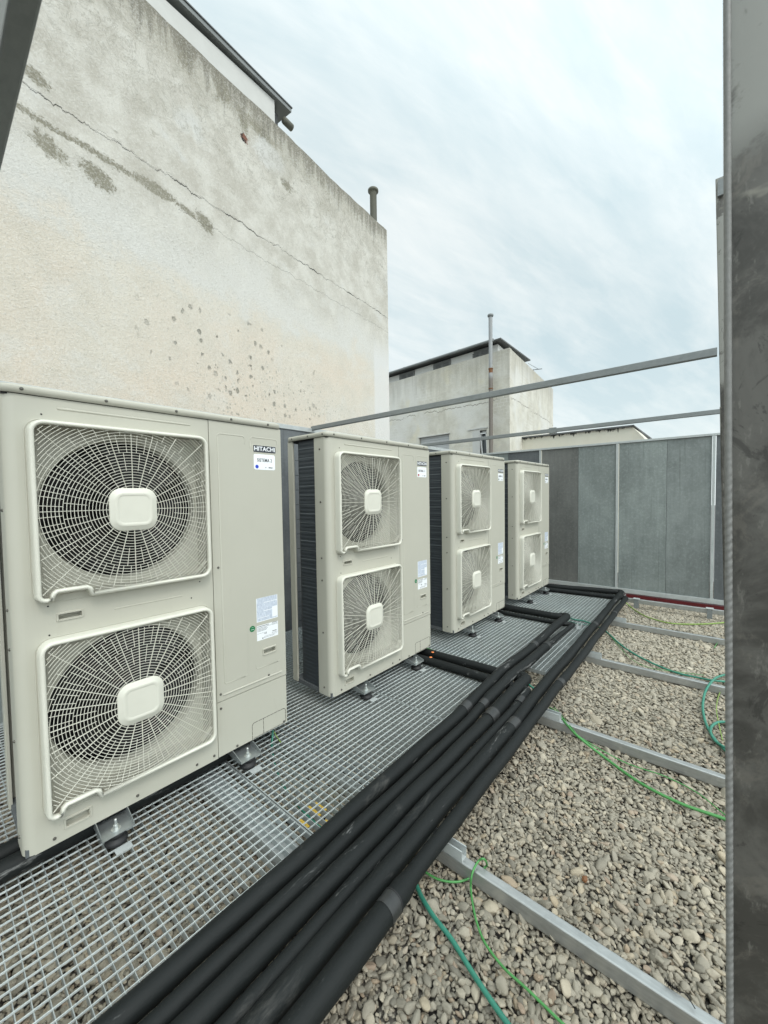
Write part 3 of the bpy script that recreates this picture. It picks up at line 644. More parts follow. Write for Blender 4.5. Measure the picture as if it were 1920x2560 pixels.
pipe('insulated pipe lying under the nearest unit, the front one of two', [(-1.2, .035, GT + .042), (-.3, .055, GT + .042), (.55, .075, GT + .040), (.86, .085, GT + .040), (.97, .14, GT + .04), (1.0, .30, GT + .06)], .036, rb=.05, seed=7)
pipe('insulated pipe lying under the nearest unit, the rear one of two', [(-1.2, .150, GT + .042), (-.3, .155, GT + .042), (.55, .165, GT + .036), (.80, .20, GT + .036), (.86, .33, GT + .05)], .034, rb=.05, seed=8)
for (X, y_, l) in ((2.47, -.055, 'orange round sticker on the upper pipe beside the second unit'), (2.375, -.10, 'orange round sticker on the lower pipe beside the second unit')):
    m = MB(); top = ZP + .0305; m.lathe([(0.0001, .0012), (.011, .0008), (.012, -.002)], (X + .005, y_, top), 2, 20)
    tag(m.build('orange_sticker', 'orange_dot'), l, 'sticker', 'orange stickers on the pipes')

# ------------------------------------------------------------------ cables
def cable_obj(label, pts, r, mat, name='green_cable', cat='cable', group='green cables on the roof'):
    m = MB(); m.tube(smooth_path(pts, 7), r * .8, 10, True); return tag(m.build(name, mat), label, cat, group)
def gp(px, py, h=0.012, z0=-.172):
    p = on(px, py, 2, z0)
    q = gz(p[0], p[1]) + .012
    p = on(px, py, 2, q + h); return p
BT = -.118
cable_obj('bright green cable running over the second beam towards the bottom right', [on(1375, 1770, 2, -.16), gp(1392, 1782, .03), on(1420, 1815, 2, BT + .008), on(1447, 1843, 2, BT + .008), gp(1520, 1900), gp(1600, 1957), gp(1700, 2008), gp(1808, 2046), gp(1880, 2075)], .0085, 'cable_green')
cable_obj('thin green wire lying beside the bright green cable', [on(1385, 1768, 2, -.15), gp(1405, 1790, .03), on(1432, 1822, 2, BT + .004), on(1455, 1846, 2, BT + .004), gp(1560, 1905), gp(1660, 1940), gp(1740, 1980), gp(1806, 2032), gp(1850, 2070)], .0035, 'cable_green', 'green_wire')
cable_obj('teal cable sagging across the gravel between the third and fourth beams', [on(1505, 1570, 2, -.15), gp(1520, 1583), gp(1560, 1618), gp(1610, 1648), gp(1680, 1678), gp(1740, 1693, .02), gp(1790, 1702, .035), gp(1850, 1706)], .0095, 'cable_teal')
cable_obj('thin green wire trailing below the long teal cable', [gp(1525, 1588), gp(1570, 1640), gp(1620, 1668), gp(1700, 1680), gp(1760, 1688)], .003, 'cable_green', 'green_wire')
hose = [gp(1850, 1680), (gp(1801, 1690, .04)), gp(1780, 1703, .06), gp(1763, 1730, .03), gp(1757, 1765), gp(1762, 1800), gp(1778, 1835), gp(1805, 1868), gp(1840, 1895)]
cable_obj('coiled teal hose at the right edge of the gravel', hose + [gp(1860, 1870), gp(1825, 1812), gp(1801, 1805), gp(1782, 1813), gp(1776, 1828, .02), gp(1786, 1850, .02), gp(1810, 1868, .02), gp(1850, 1890)], .0095, 'cable_teal', 'teal_hose', 'hose')
cable_obj('thin lime wire hanging down inside the coiled teal hose', [gp(1810, 1715), gp(1797, 1738), gp(1791, 1770), gp(1795, 1800), gp(1806, 1850)], .0035, 'cable_lime', 'lime_wire')
cable_obj('lime green cable curving over the far gravel below the screen', [on(1563, 1505, 2, -.15), gp(1580, 1520), gp(1612, 1540), gp(1660, 1555), gp(1700, 1560), gp(1760, 1560), gp(1805, 1557), gp(1850, 1552)], .0095, 'cable_lime', 'lime_cable')
cable_obj('small dark green cable loop on the gravel near the right edge beyond the third beam', [gp(1786, 1620), gp(1793, 1608), gp(1805, 1600), gp(1825, 1595)], .004, 'cable_green')
cable_obj('thin green cable looping over the nearest beam and down to the bottom edge', [gp(1050, 2170), gp(1090, 2196), gp(1135, 2205), gp(1172, 2196), gp(1213, 2168, .02), on(1216, 2156, 2, -.12), on(1208, 2147, 2, BT + .028), on(1196, 2153, 2, BT + .014), on(1184, 2174, 2, BT + .007), on(1178, 2196, 2, -.130), gp(1177, 2222, .01), gp(1182, 2262), gp(1193, 2310), gp(1214, 2360), gp(1260, 2420), gp(1320, 2475), gp(1410, 2562), gp(1470, 2610)], .0048, 'cable_green')
cable_obj('thick teal cable coming from under the bundle to the bottom edge', [gp(1040, 2210), gp(1055, 2244), gp(1085, 2292), gp(1130, 2350), gp(1180, 2430), gp(1230, 2505), gp(1280, 2575), gp(1310, 2620)], .0095, 'cable_teal')
cable_obj('short teal cable end crossing between the bundle and the far pipes', [on(1318, 1708, 2, GT + .02), on(1325, 1714, 2, GT + .03), on(1340, 1725, 2, GT + .03), on(1350, 1735, 2, GT - .02)], .008, 'cable_teal')
cable_obj('teal cable lying on the grating between the first bend and the far pipes', [on(1425, 1545, 2, GT + .012), on(1437, 1549, 2, GT + .012), on(1458, 1552, 2, GT + .012), on(1482, 1561, 2, GT + .012), on(1500, 1570, 2, GT + .012)], .009, 'cable_teal')
cable_obj('thin white-green wire next to the teal cable on the grating', [on(1420, 1552, 2, GT + .006), on(1450, 1560, 2, GT + .006), on(1480, 1563, 2, GT + .006)], .0035, 'cable_teal', 'green_wire')
cable_obj('pale green cable along the pipes leaving the second unit', [(2.62, .15, GT + .02), on(1067, 1621, 2, GT + .02), on(1090, 1629, 2, GT + .015), on(1125, 1641, 2, GT + .015), on(1160, 1650, 2, GT + .012), on(1190, 1660, 2, GT - .02)], .0075, 'cable_green', 'green_cable')
cable_obj('teal cable dropping from the nearest unit through the grating', [on(682, 1826, 1, .06), on(681, 1845, 1, .04), on(680, 1868, 1, .02), on(690, 1920, 2, -.145), on(715, 1975, 2, -.15), on(760, 2030, 2, -.16), on(800, 2068, 2, -.16), on(850, 2100, 2, -.16)], .007, 'cable_teal')
cable_obj('thin lime wire dropping beside the teal cable under the nearest unit', [on(684, 1828, 1, .06), on(692, 1842, 1, .04), on(702, 1856, 2, GT)], .0035, 'cable_lime', 'lime_wire')
for k, (a, b_, l) in enumerate((((788, 2008), (815, 2026), 'yellow strap lying on the gravel under the grating, the upper one'), ((772, 2016), (800, 2040), 'yellow strap lying on the gravel under the grating, the middle one'), ((750, 2050), (772, 2068), 'yellow strap lying on the gravel under the grating, the lowest one'), ((812, 2052), (840, 2066), 'yellow strap under the grating right beside the pipe bundle'))):
    p = Vector(on(*a, 2, -.165)); q = Vector(on(*b_, 2, -.165)); mb = MB(); mb.bar(p, q, .014, .003)
    tag(mb.build('yellow_strap', 'strap_yellow'), l, 'strap', 'yellow straps under the grating')
# small debris
cm = MB(); bm = bmesh.new(); bmesh.ops.create_icosphere(bm, subdivisions=2, radius=1); pc = Vector(on(1462, 2197, 2, -.165))
cm.add([pc + Vector((v.co.x * .013 * (1 + .3 * math.sin(9 * v.co.y)), v.co.y * .010, v.co.z * .008)) for v in bm.verts], [tuple(v.index for v in f.verts) for f in bm.faces]); bm.free()
tag(cm.build('brick_fragment', 'rust'), 'small red-brown brick fragment among the pebbles', 'brick chip')
cm = MB(); pc = Vector(on(1680, 2470, 2, -.117))
for k in range(9):
    cm.lathe([(.0005, -.002), (.0095 - .0008 * k, 0), (.0005, .0022)], pc + Vector((.004 - .001 * k, .016 - .0042 * k, .006)), 1, 8, False)
tag(cm.build('pine_cone', 'fan_black'), 'small dark pine cone lying on the nearest support beam', 'pine cone')

for k, (a, b_, l) in enumerate((((1392, 2000), (1386, 2046), 'thin dark twig lying on the gravel beyond the nearest beam'), ((1700, 2480), (1738, 2522), 'thin dark twig beside the pine cone on the nearest beam'), ((1320, 1945), (1352, 1958), 'small curved twig on the gravel near the second beam'))):
    p = Vector(on(*a, 2, -.158 if k != 1 else -.114)); q = Vector(on(*b_, 2, -.158 if k != 1 else -.112)); mid = (p + q) / 2 + Vector((.008, .004, .006))
    m = MB(); m.tube(smooth_path([p, mid, q], 5), .0014, 6, True); tag(m.build('twig', 'fan_black'), l, 'twig', 'twigs on the roof')

# ------------------------------------------------------------------ outdoor units
W_, H_, D_ = 1.10, 1.65, 0.39
FANS = ((.371, 1.212), (.371, .432)); SPLIT = .703
def screws(m, pts, y=-.001, r=.0045):
    for (x, z) in pts: m.lathe([(.0001, -.0045), (r * .75, -.0042), (r, -.002), (r * 1.25, -.0015), (r * 1.3, .001)], (x, y, z), 1, 12, False)
def bead(m, pts, y=0.0, r=.0034, squash=.45):
    n0 = len(m.v); m.tube([(p[0], 0, p[1]) for p in pts], r, 8, True)
    m.v[n0:] = [(a, y + b * squash, c) for a, b, c in m.v[n0:]]
def arc(cx, cz, r, a0, a1, n=6): return [(cx + r * math.cos(R(a0 + (a1 - a0) * k / n)), cz + r * math.sin(R(a0 + (a1 - a0) * k / n))) for k in range(n + 1)]
def handle(parent, x0, x1, z0, z1, y=0.0):
    m = MB(); o = rrect((x0 + x1) / 2, (z0 + z1) / 2, (x1 - x0) / 2, (z1 - z0) / 2, .004, 2); i1 = inset(o, .0022); i2 = inset(o, .0065); i3 = inset(o, .0075)
    m.loops([[(p[0], y + .001, p[1]) for p in o], [(p[0], y - .004, p[1]) for p in i1], [(p[0], y - .004, p[1]) for p in i2], [(p[0], y + .002, p[1]) for p in i3]], False)
    h = m.build('handle_recess', 'beige_paint', parent)
    m = MB(); L = [[(p[0], yy, p[1]) for p in i3] for yy in (y + .002, y + .020)]; dz = (z1 - z0) * .0
    L.append([(p[0], y + .028, z0 + .008 + (p[1] - z0) * .55) for p in i3]); m.loops(L, False, cap=True); m.build('pocket', 'beige_paint', h)
    return h
def grille(parent, cx, cz, hx=.311, hz=.322):
    e = None
    outer = []
    base = rrect(cx, cz, hx, hz, .045, 7)
    # notch along the bottom edge: lobe at the left corner, a raised step, then the plain edge
    x0 = cx - hx; zb = cz - hz
    pts = [(cx + hx - .045, zb + .012)] + rrect(cx, cz, hx, hz, .045, 7)[0:0]
    right = [(p[0], p[1] + .0) for p in rrect(cx, cz, hx, hz, .045, 7)[0:16]]
    tl = rrect(cx, cz, hx, hz, .045, 7)[16:24]
    bl = rrect(cx, cz, hx, hz, .030, 6)[21:28]
    pts = right + tl + bl + [(x0 + .046, zb), (x0 + .050, zb + .002), (x0 + .058, zb + .025), (x0 + .063, zb + .029), (x0 + .143, zb + .029), (x0 + .148, zb + .026), (x0 + .157, zb + .003), (x0 + .162, zb)]
    P0 = [(p[0], p[1]) for p in pts]
    def off(p, d):
        return inset(p, d)
    m = MB(); prof = ((0, .001), (.001, -.020), (.0018, -.038), (.0045, -.044), (.0095, -.0465), (.0145, -.045), (.0170, -.040), (.0175, -.028))
    m.loops([[(q[0], yy, q[1]) for q in off(P0, d)] for d, yy in prof], True)
    g = m.build('fan_guard', 'beige_plastic', parent)
    inn = off(P0, .0165)
    def inside(x, z):
        c = False; n = len(inn); j = n - 1
        for i in range(n):
            if (inn[i][1] > z) != (inn[j][1] > z) and x < (inn[j][0] - inn[i][0]) * (z - inn[i][1]) / (inn[j][1] - inn[i][1]) + inn[i][0]: c = not c
            j = i
        return c
    yw = -.0385
    def wire(pts, r, m, dep=None, yy=yw):
        n0 = len(m.v); m.tube([(p[0], 0, p[1]) for p in pts], r, 5, False)
        k = (dep or r) / r; m.v[n0:] = [(a, yy + b * k, c) for a, b, c in m.v[n0:]]
    m = MB(); r = .0935
    while r < .45:
        n = 128; run = []
        for k in range(n + 1):
            a = 2 * math.pi * k / n; x, z = cx + r * math.cos(a), cz + r * math.sin(a)
            if inside(x, z): run.append((x, z))
            else:
                if len(run) > 1: wire(run, .00115, m, .0020)
                run = []
        if len(run) > 1: wire(run, .00115, m, .0020)
        r += .0110
    def spoke(a, r0, r1, w, dep):
        run = []
        for k in range(41):
            rr = r0 + (r1 - r0) * k / 40; x, z = cx + rr * math.cos(a), cz + rr * math.sin(a)
            if inside(x, z): run.append((x, z))
            elif run: break
        if len(run) > 1: wire([run[0], run[-1]], w, m, dep, yw + dep * .6)
    for k in range(24): spoke(R(15 * k), .08, .46, .00145, .0045)
    for k in range(24):
        spoke(R(15 * k + 7.5), .1545, .2255, .0012, .002)
        spoke(R(15 * k + 4.2), .2250, .2965, .0012, .002); spoke(R(15 * k + 10.8), .2250, .2965, .0012, .002)
        spoke(R(15 * k + 7.5), .2955, .335, .0012, .002)
    # little webs in the corners
    for sx, sz in ((1, 1), (-1, 1), (1, -1), (-1, -1)):
        xc, zc = cx + sx * (hx - .0235), cz + sz * (hz - .0235 - (.006 if sz < 0 else 0)); 
        if sx < 0 and sz < 0: continue
        m.add([(xc - sx * .045, yw + .002, zc), (xc, yw + .002, zc - sz * .045), (xc, yw + .022, zc - sz * .045), (xc - sx * .045, yw + .022, zc)], [(0, 1, 2, 3)])
    m.build('wires', 'beige_plastic', g, fix=False)
    def super_r(hs, rr): return rrect(cx, cz, hs, hs, rr, 8)
    m = MB(); seq = ((.0845, .046, -.034), (.0845, .046, -.0405), (.082, .044, -.0425), (.070, .034, -.0445), (.067, .031, -.0470), (.065, .029, -.0478), (.0545, .018, -.0482), (.0535, .0175, -.0474), (.0515, .016, -.0474))
    m.loops([[(q[0], yy, q[1]) for q in super_r(hs, rr)] for hs, rr, yy in seq], True, cap=True); m.build('hub_cap', 'beige_plastic', g)
    return g
def fan(parent, cx, cz):
    m = MB()
    for k in range(4):
        a0 = R(90 * k + 20); L = []
        for rr in np.linspace(.07, .268, 6):
            row = []
            for t in np.linspace(0, 1, 7):
                a = a0 + t * R(68) + (rr - .07) * 1.2; row.append((cx + rr * math.cos(a), (.105 + .07 * t), cz + rr * math.sin(a)))
            L.append(row)
        m.loops(L, True, close=False)
    m.lathe([(.0001, .08), (.05, .082), (.072, .10), (.074, .19)], (cx, 0, cz), 1, 28)
    return m.build('fan', 'fan_black', parent)
def make_unit():
    e = empty('outdoor_unit', (0, 0, 0)); ZT = 1.617
    holes = [circle(cx, cz, .284) for cx, cz in FANS]
    hrects = [rrect(.1605, .827, .0345, .0085, .002, 1), rrect(.156, .056, .0355, .0125, .002, 1)]
    m = MB()
    trays = [rrect(cx, cz, .2915, .303, .03, 6) for cx, cz in FANS]; TD = .060
    vs, fs = plate_with_holes([(.036, .002), (SPLIT - .0015, .002), (SPLIT - .0015, ZT), (.036, ZT)], trays + hrects, 0.0); m.add(vs, fs)
    for tr_, hl in zip(trays, holes):
        m.loops([[(p[0], yy, p[1]) for p in tr_] for yy in (0, TD)], False); vs, fs = plate_with_holes(tr_, [hl], TD); m.add(vs, fs)
    prof = [(0, .118)] + [(.036 - .036 * math.cos(R(90 * k / 8)), .036 - .036 * math.sin(R(90 * k / 8))) for k in range(9)]
    m.loops([[(p[0], p[1], zz) for p in prof] for zz in (.0, .008, ZT)], True, close=False)
    m.add([(0, .118, .0), (0, .118, ZT), (.016, .118, ZT), (.016, .118, .0)], [(0, 1, 2, 3)])
    m.box(.030, SPLIT - .0015, -.0002, .004, -.002, .0025)
    m.add([(SPLIT - .0015, 0, 0), (SPLIT - .0015, .02, 0), (SPLIT - .0015, .02, ZT), (SPLIT - .0015, 0, ZT)], [(0, 1, 2, 3)])
    for cx, cz in FANS:
        m.loops([[(p[0], yy, p[1]) for p in circle(cx, cz, rr)] for rr, yy in ((.284, TD), (.281, TD + .005), (.279, TD + .012), (.279, TD + .05))], True)
        bead(m, rrect(cx, cz, .316, .327, .05, 6) + [rrect(cx, cz, .316, .327, .05, 6)[0]], -.0005, .0022, .3)
    bead(m, [(.15, 1.583), (.62, 1.583)], 0, .0045, .5)
    bead(m, [(.30, .818), (.56, .818)], 0, .0030, .5)
    m.build('front_panel', 'beige_paint', e)
    handle(e, .119, .202, .810, .843); handle(e, .112, .200, .034, .078)
    # inside: box, backing and the two fans
    m = MB(); m.box(.03, SPLIT - .01, .20, .205, .01, 1.6); m.box(.03, .033, .120, .20, .01, 1.6)
    m.build('inner_casing', 'black_inside', e)
    for cx, cz in FANS:
        grille(e, cx, cz); fan(e, cx, cz)
        
    # service side
    m = MB(); z0 = .2705
    vs, fs = plate_with_holes([(SPLIT + .0015, z0), (W_, z0), (W_, ZT), (SPLIT + .0015, ZT)], [rrect(.998, .4375, .034, .0095, .002, 1)], -.001); m.add(vs, fs)
    m.add([(SPLIT + .0015, -.001, z0), (SPLIT + .0015, .02, z0), (SPLIT + .0015, .02, ZT), (SPLIT + .0015, -.001, ZT)], [(0, 1, 2, 3)])
    m.add([(W_, -.001, z0), (W_, D_, z0), (W_, D_, ZT), (W_, -.001, ZT)], [(0, 1, 2, 3)]); m.add([(SPLIT + .0015, -.001, z0), (W_, -.001, z0), (W_, .012, z0), (SPLIT + .0015, .012, z0)], [(0, 1, 2, 3)])
    bead(m, [(.745, .36)] + [(.745, 1.545)] + arc(.760, 1.545, .015, 180, 90) + arc(.872, 1.545, .015, 90, 0) + [(.887, 1.52)], -.001, .0030, .4)
    bead(m, [(.745, .50), (.745, .362)] + arc(.757, .358, .012, 180, 270) + [(.855, .346)] + arc(.855, .361, .015, 270, 330), -.001, .0026, .4)
    bead(m, [(.917, 1.50), (.917, 1.545)] + arc(.932, 1.545, .015, 180, 90) + arc(1.062, 1.545, .015, 90, 0) + [(1.077, 1.535), (1.077, 1.50)], -.001, .0030, .4)
    bead(m, [(.917, .385)] + arc(.930, .373, .013, 180, 270) + [(1.05, .360)] + arc(1.05, .375, .015, 270, 330), -.001, .0026, .4)
    bead(m, [(.735, .296), (1.072, .296)], -.001, .0052, .6)
    m.build('service_panel', 'beige_paint', e); handle(e, .955, 1.041, .418, .457, -.001)
    m = MB(); m.box(SPLIT + .0015, W_ - .001, .001, .03, .0, .2665); m.box(W_ - .03, W_ - .0012, .03, D_, .0, .2665); cpn = m.build('corner_panel', 'beige_paint', e)
    m = MB(); rr = [(.885, .0)] + [(.885, .066)] + arc(.900, .069, .015, 180, 90) + [(1.072, .084)] + arc(1.075, .069, .015, 90, 0) + [(1.090, .02)] + arc(1.078, .014, .012, 0, -90) + [(.885, .002)]
    segs = [((.885, .002), (.885, .070)), ((.900, .085), (1.074, .085)), ((1.0895, .070), (1.0895, .017)), ((1.076, .004), (.89, .004)), ((.951, .004), (.951, .085))]
    for a, b_ in segs:
        a, b_ = Vector((*a, 0)), Vector((*b_, 0)); d = b_ - a; L = d.length; u = d / L; t = 0
        while t < L - .004:
            p, q = a + u * t, a + u * min(L, t + .020); m.bar((p.x, .0006, p.y), (q.x, .0006, q.y), .0016, .0016, (0, 1, 0)); t += .0232
    for pts in (arc(.900, .070, .015, 180, 90), arc(1.0745, .070, .015, 90, 0), arc(1.0765, .017, .013, 0, -90)):
        for p, q in zip(pts[:-1], pts[1:]): m.bar((p[0], .0006, p[1]), (q[0], .0006, q[1]), .0016, .0016, (0, 1, 0))
    join(cpn, m, 'dark_hole')
    # lid
    m = MB(); 
    def lidloop(d, z):
        return [(p[0], p[1], z) for p in rrect(W_ / 2, D_ / 2, W_ / 2 + .006 - d, D_ / 2 + .007 - d, .034, 6)]
    m.loops([lidloop(.003, ZT + .002), lidloop(0, ZT + .002), lidloop(0, H_ - .010), lidloop(.001, H_ - .005), lidloop(.004, H_ - .0015), lidloop(.009, H_), lidloop(.03, H_ + .001)], True, cap=True)
    m.build('lid', 'beige_paint', e)
    m = MB(); m.box(.004, W_ - .004, .004, D_ - .004, ZT - .004, ZT + .003); m.build('lid_gasket', 'dark_hole', e)
    # left flank: coil, black gap, rear post; back
    m = MB(); cp = [(.016, .120)] + [(.018, .30)] + [(.018 + .03 * (1 - math.cos(R(k * 15))), .30 + .03 * math.sin(R(k * 15))) for k in range(1, 7)] + [(.048, .372), (W_ - .03, .376)]
    cp = [(.016, .120), (.018, .285)] + [(.018 + .05 * (1 - math.cos(R(k * 15))), .285 + .05 * math.sin(R(k * 15))) for k in range(1, 7)] + [(W_ - .03, .345)]
    m.loops([[(p[0], p[1], zz) for p in cp] for zz in (.02, ZT)], True, close=False); m.build('heat_exchanger', 'coil_fins', e)
    m = MB(); m.box(0, .012, D_ - .052, D_ - .001, .006, ZT); m.box(.012, .05, D_ - .004, D_ - .001, .006, ZT); m.build('rear_post', 'beige_paint', e, bevel=.0015)
    m = MB(); m.box(.006, W_ - .006, .006, D_ - .006, -.002, .024); m.build('base_pan', 'sheet_dark', e)
    m = MB()
    for zz in np.arange(.10, 1.6, .10): m.tube([(.05, D_ - .012, zz), (W_ - .03, D_ - .012, zz)], .0015, 5, False)
    for xx in np.arange(.10, 1.08, .10): m.tube([(xx, D_ - .014, .02), (xx, D_ - .014, ZT)], .0015, 5, False)
    m.build('rear_coil_guard', 'fan_black', e, fix=False)
    # screws: one small mesh each
    m = MB(); screws(m, [(0, 0)], 0); sc0 = m.build('screw', 'screw_steel', e); first = [True]
    def put(src, nm, loc, rot=(0, 0, 0)):
        o = src if first[0] else src.copy()
        if not first[0]: COL.objects.link(o)
        first[0] = False; o.location = loc; o.rotation_euler = rot
    for (x, z) in [(.085, .022), (.355, .022), (.60, .022), (.682, .022), (.730, .92), (.722, .305), (.722, .235), (.99, .306), (1.078, .012), (.80, .012)]: put(sc0, 'screw', (x, -.001, z))
    for (x, z) in [(.055, 1.634), (.30, 1.634), (.56, 1.634), (.815, 1.634), (1.02, 1.634)]: put(sc0, 'screw', (x, -.0075, z))
    for zz in (1.545, 1.22, .87, .73, .40, .05): put(sc0, 'screw', (-.001, .065, zz), (0, 0, R(-90)))
    for yy in (.03, .17, .335): put(sc0, 'screw', (-.0065, yy, 1.634), (0, 0, R(-90)))
    m = MB(); m.lathe([(.0001, -.0004), (.003, -.0004), (.003, .001)], (0, 0, 0), 1, 10, False); h0 = m.build('screw_hole', 'dark_hole', e); first = [True]
    for (x, z) in ((.105, 1.556), (.64, .868), (.098, .873), (.098, .768), (.60, .800)):
        o = h0 if first[0] else h0.copy()
        if not first[0]: COL.objects.link(o)
        first[0] = False; o.location = (x, -.0006, z)
    # badge and labels shared by all units
    b = box(.9335, 1.0665, -.0022, -.0006, 1.4865, 1.5215).build('brand_badge', 'badge_navy', e)
    text('badge_letters', 'HITACHI', .0315, 'label_white', b, (1.0, -.0024, 1.5035), sx=1.0, off=.0007, sp=1.02)
    m = MB(); 
    for a0, a1, c0, c1 in ((.9315, 1.0685, 1.5215, 1.5232), (.9315, 1.0685, 1.4848, 1.4865), (.9315, .9335, 1.4865, 1.5215), (1.0665, 1.0685, 1.4865, 1.5215)): m.box(a0, a1, -.0018, -.0006, c0, c1)
    join(b, m, 'beige_plastic')
    s_ = box(.926, 1.054, -.0014, -.0006, .603, .728).build('instruction_label', 'instruction_print', e)
    m = MB()
    for a0, a1, c0, c1 in ((.926, .929, .603, .728), (1.051, 1.054, .603, .728), (.97, 1.051, .698, .701), (.97, 1.02, .655, .658), (.935, 1.0, .622, .625), (.929, 1.051, .603, .606), (1.020, 1.051, .612, .668)): m.box(a0, a1, -.0019, -.0013, c0, c1)
    join(s_, m, 'label_white')
    s_ = box(.926, 1.054, -.0014, -.0006, .505, .584).build('rating_label', 'label_white', e)
    m = MB()
    for k, (a0, a1, zz, hh) in enumerate(((.929, .998, .577, .0032), (.929, 1.012, .571, .0014), (.929, .985, .5665, .0014), (.929, .990, .562, .0014), (.929, .985, .5575, .0014), (.929, .982, .553, .0014), (1.018, 1.051, .580, .003), (1.014, 1.051, .574, .0016), (1.014, 1.051, .5695, .0012),
                                     (.929, .965, .541, .0010), (1.018, 1.045, .534, .0035), (1.015, 1.05, .5265, .0014), (.968, 1.045, .519, .0012), (.955, 1.03, .513, .0014), (.957, .962, .510, .006))):
        x = a0
        while x < a1: 
            l = random.uniform(.004, .010); m.box(x, min(x + l, a1), -.0018, -.0013, zz, zz + hh); x += l + .0015
    join(s_, m, 'ink_dark'); text('mark', 'CE', .0125, 'ink_dark', s_, (.976, -.0017, .5365)); 
    m = MB(); m.lathe([(.0001, -.0016), (.0155, -.0014), (.016, -.0006)], (.9005, 0, .5775), 1, 28, False); s_ = m.build('green_seal', 'seal_green', e)
    m = MB(); m.box(.892, .910, -.0020, -.0014, .573, .5745); m.box(.895, .906, -.0020, -.0014, .5835, .5845); join(s_, m, 'label_white')
    pl = rrect(.998, 1.4365, .063, .040, .009, 5)
    m = MB(); m.loops([[(p[0], -.0004, p[1]) for p in pl], [(p[0], -.0016, p[1]) for p in pl]], False, cap=True); m.build('system_label', 'label_white', e)
    # feet
    for (fx, front) in ((.262, True), (.828, True), (.262, False), (.828, False)):
        sgn = -1 if front else 1; y0 = 0 if front else D_; zp = -.0335
        m = MB(); ya, yb = sorted((y0 - sgn * .05, y0 + sgn * .082)); m.box(fx - .055, fx + .055, ya, yb, zp - .0025, zp)
        for sx in (-1, 1):
            xx = fx + sx * .054; m.prism([(xx - .0012, y0 - sgn * .02, zp + .0002), (xx - .0012, y0 + sgn * .081, zp + .0002), (xx - .0012, y0 + sgn * .081, zp + .010), (xx - .0012, y0 + sgn * .012, -.0025), (xx - .0012, y0 - sgn * .02, -.0025)], (.0024, 0, 0))
        br = m.build('mounting_bracket', 'zinc_bracket', e)
        yc = y0 + sgn * .047; m = MB(); m.lathe([(.0001, .0), (.017, 0), (.017, .0022), (.0001, .0022)], (fx, yc, zp + .0002), 2, 20, False)
        m.lathe([(.0001, 0), (.0095, 0), (.0095, .008), (.0001, .008)], (fx, yc, zp + .0024), 2, 6, False); m.lathe([(.0001, 0), (.0092, 0), (.0092, .006), (.0001, .006)], (fx, yc, zp + .0110), 2, 6, False)
        m.lathe([(.0052, 0), (.0052, .020), (.0040, .023), (.0001, .024)], (fx, yc, zp + .017), 2, 12); m.build('bolt', 'zinc_bolt', br)
        m = MB(); h = zp - .0025 - GT; z1 = GT + .0012
        m.lathe([(.0001, 0), (.036, .0), (.0385, .003), (.039, .012), (.036, .017), (.028, .022), (.0265, .027), (.029, .031), (.0345, .034), (.036, h - .006), (.034, h - .0015), (.0001, h - .0015)], (fx, yc, z1), 2, 28)
        m.build('rubber_isolator', 'black_rubber', e)
        if front:
            m = MB(); m.box(fx - .020, fx + .035, -.125, -.090, GT + .001, GT + .0035); m.build('clamp_plate', 'galvanised_bright', e)
    return e
UX = (0.0, 1.43, 2.9034, 4.3697)
unit_labels = ['nearest and largest in view beige two-fan outdoor unit, with SISTEMA 2 label and blue dot', 'second beige two-fan outdoor unit from the camera, with a red dot on its white label',
               'third beige two-fan outdoor unit from the camera, dark green dot on its label', 'farthest beige two-fan outdoor unit in front of the grey screen']
proto = make_unit(); kids = lambda o: [c for c in bpy.data.objects if c.parent == o]
tree = {c.name: [g.name for g in kids(c)] for c in kids(proto)}
units = [proto]
for X in UX[1:]:
    r = proto.copy(); COL.objects.link(r); r.location = (X, 0, 0)
    for cn, gs in tree.items():
        c = bpy.data.objects[cn].copy(); COL.objects.link(c); c.parent = r
        for gn in gs:
            g_ = bpy.data.objects[gn].copy(); COL.objects.link(g_); g_.parent = c
    units.append(r)
for u, lab, sysn, dot in zip(units, unit_labels, ('SISTEMA 2', 'SISTEMA 1.1', 'SISTEMA 1.2', 'SISTEMA 1.3'), ('dot_blue', 'dot_red', 'dot_green', 'dot_grey')):
    tag(u, lab, 'outdoor unit', 'two-fan outdoor units in a row on the walkway')
    pl_ = [c for c in kids(u) if c.name.startswith('system_label')][0]
    text('system_text', sysn, .0245, 'ink_dark', pl_, (.998, -.0018, 1.4455), sx=.72 if len(sysn) < 10 else .66, off=.0002, sp=1.12)
    text('installer_text', 'Gilchent', .0085, 'ink_dark', pl_, (1.033, -.0018, 1.409), sx=.85, off=.0002)
    m = MB(); m.lathe([(.0001, -.0021), (.0095, -.0021), (.0098, -.0016)], (.9525, 0, 1.412), 1, 24, False); m.build('coloured_dot', dot, pl_)
    m = MB()
    for k in range(6): a = R(60 * k); m.bar((1.0045, -.0018, 1.409), (1.0045 + .0032 * math.cos(a), -.0018, 1.409 + .0032 * math.sin(a)), .0009, .0008, (0, 1, 0))
    m.build('small_star', 'ink_dark', pl_)

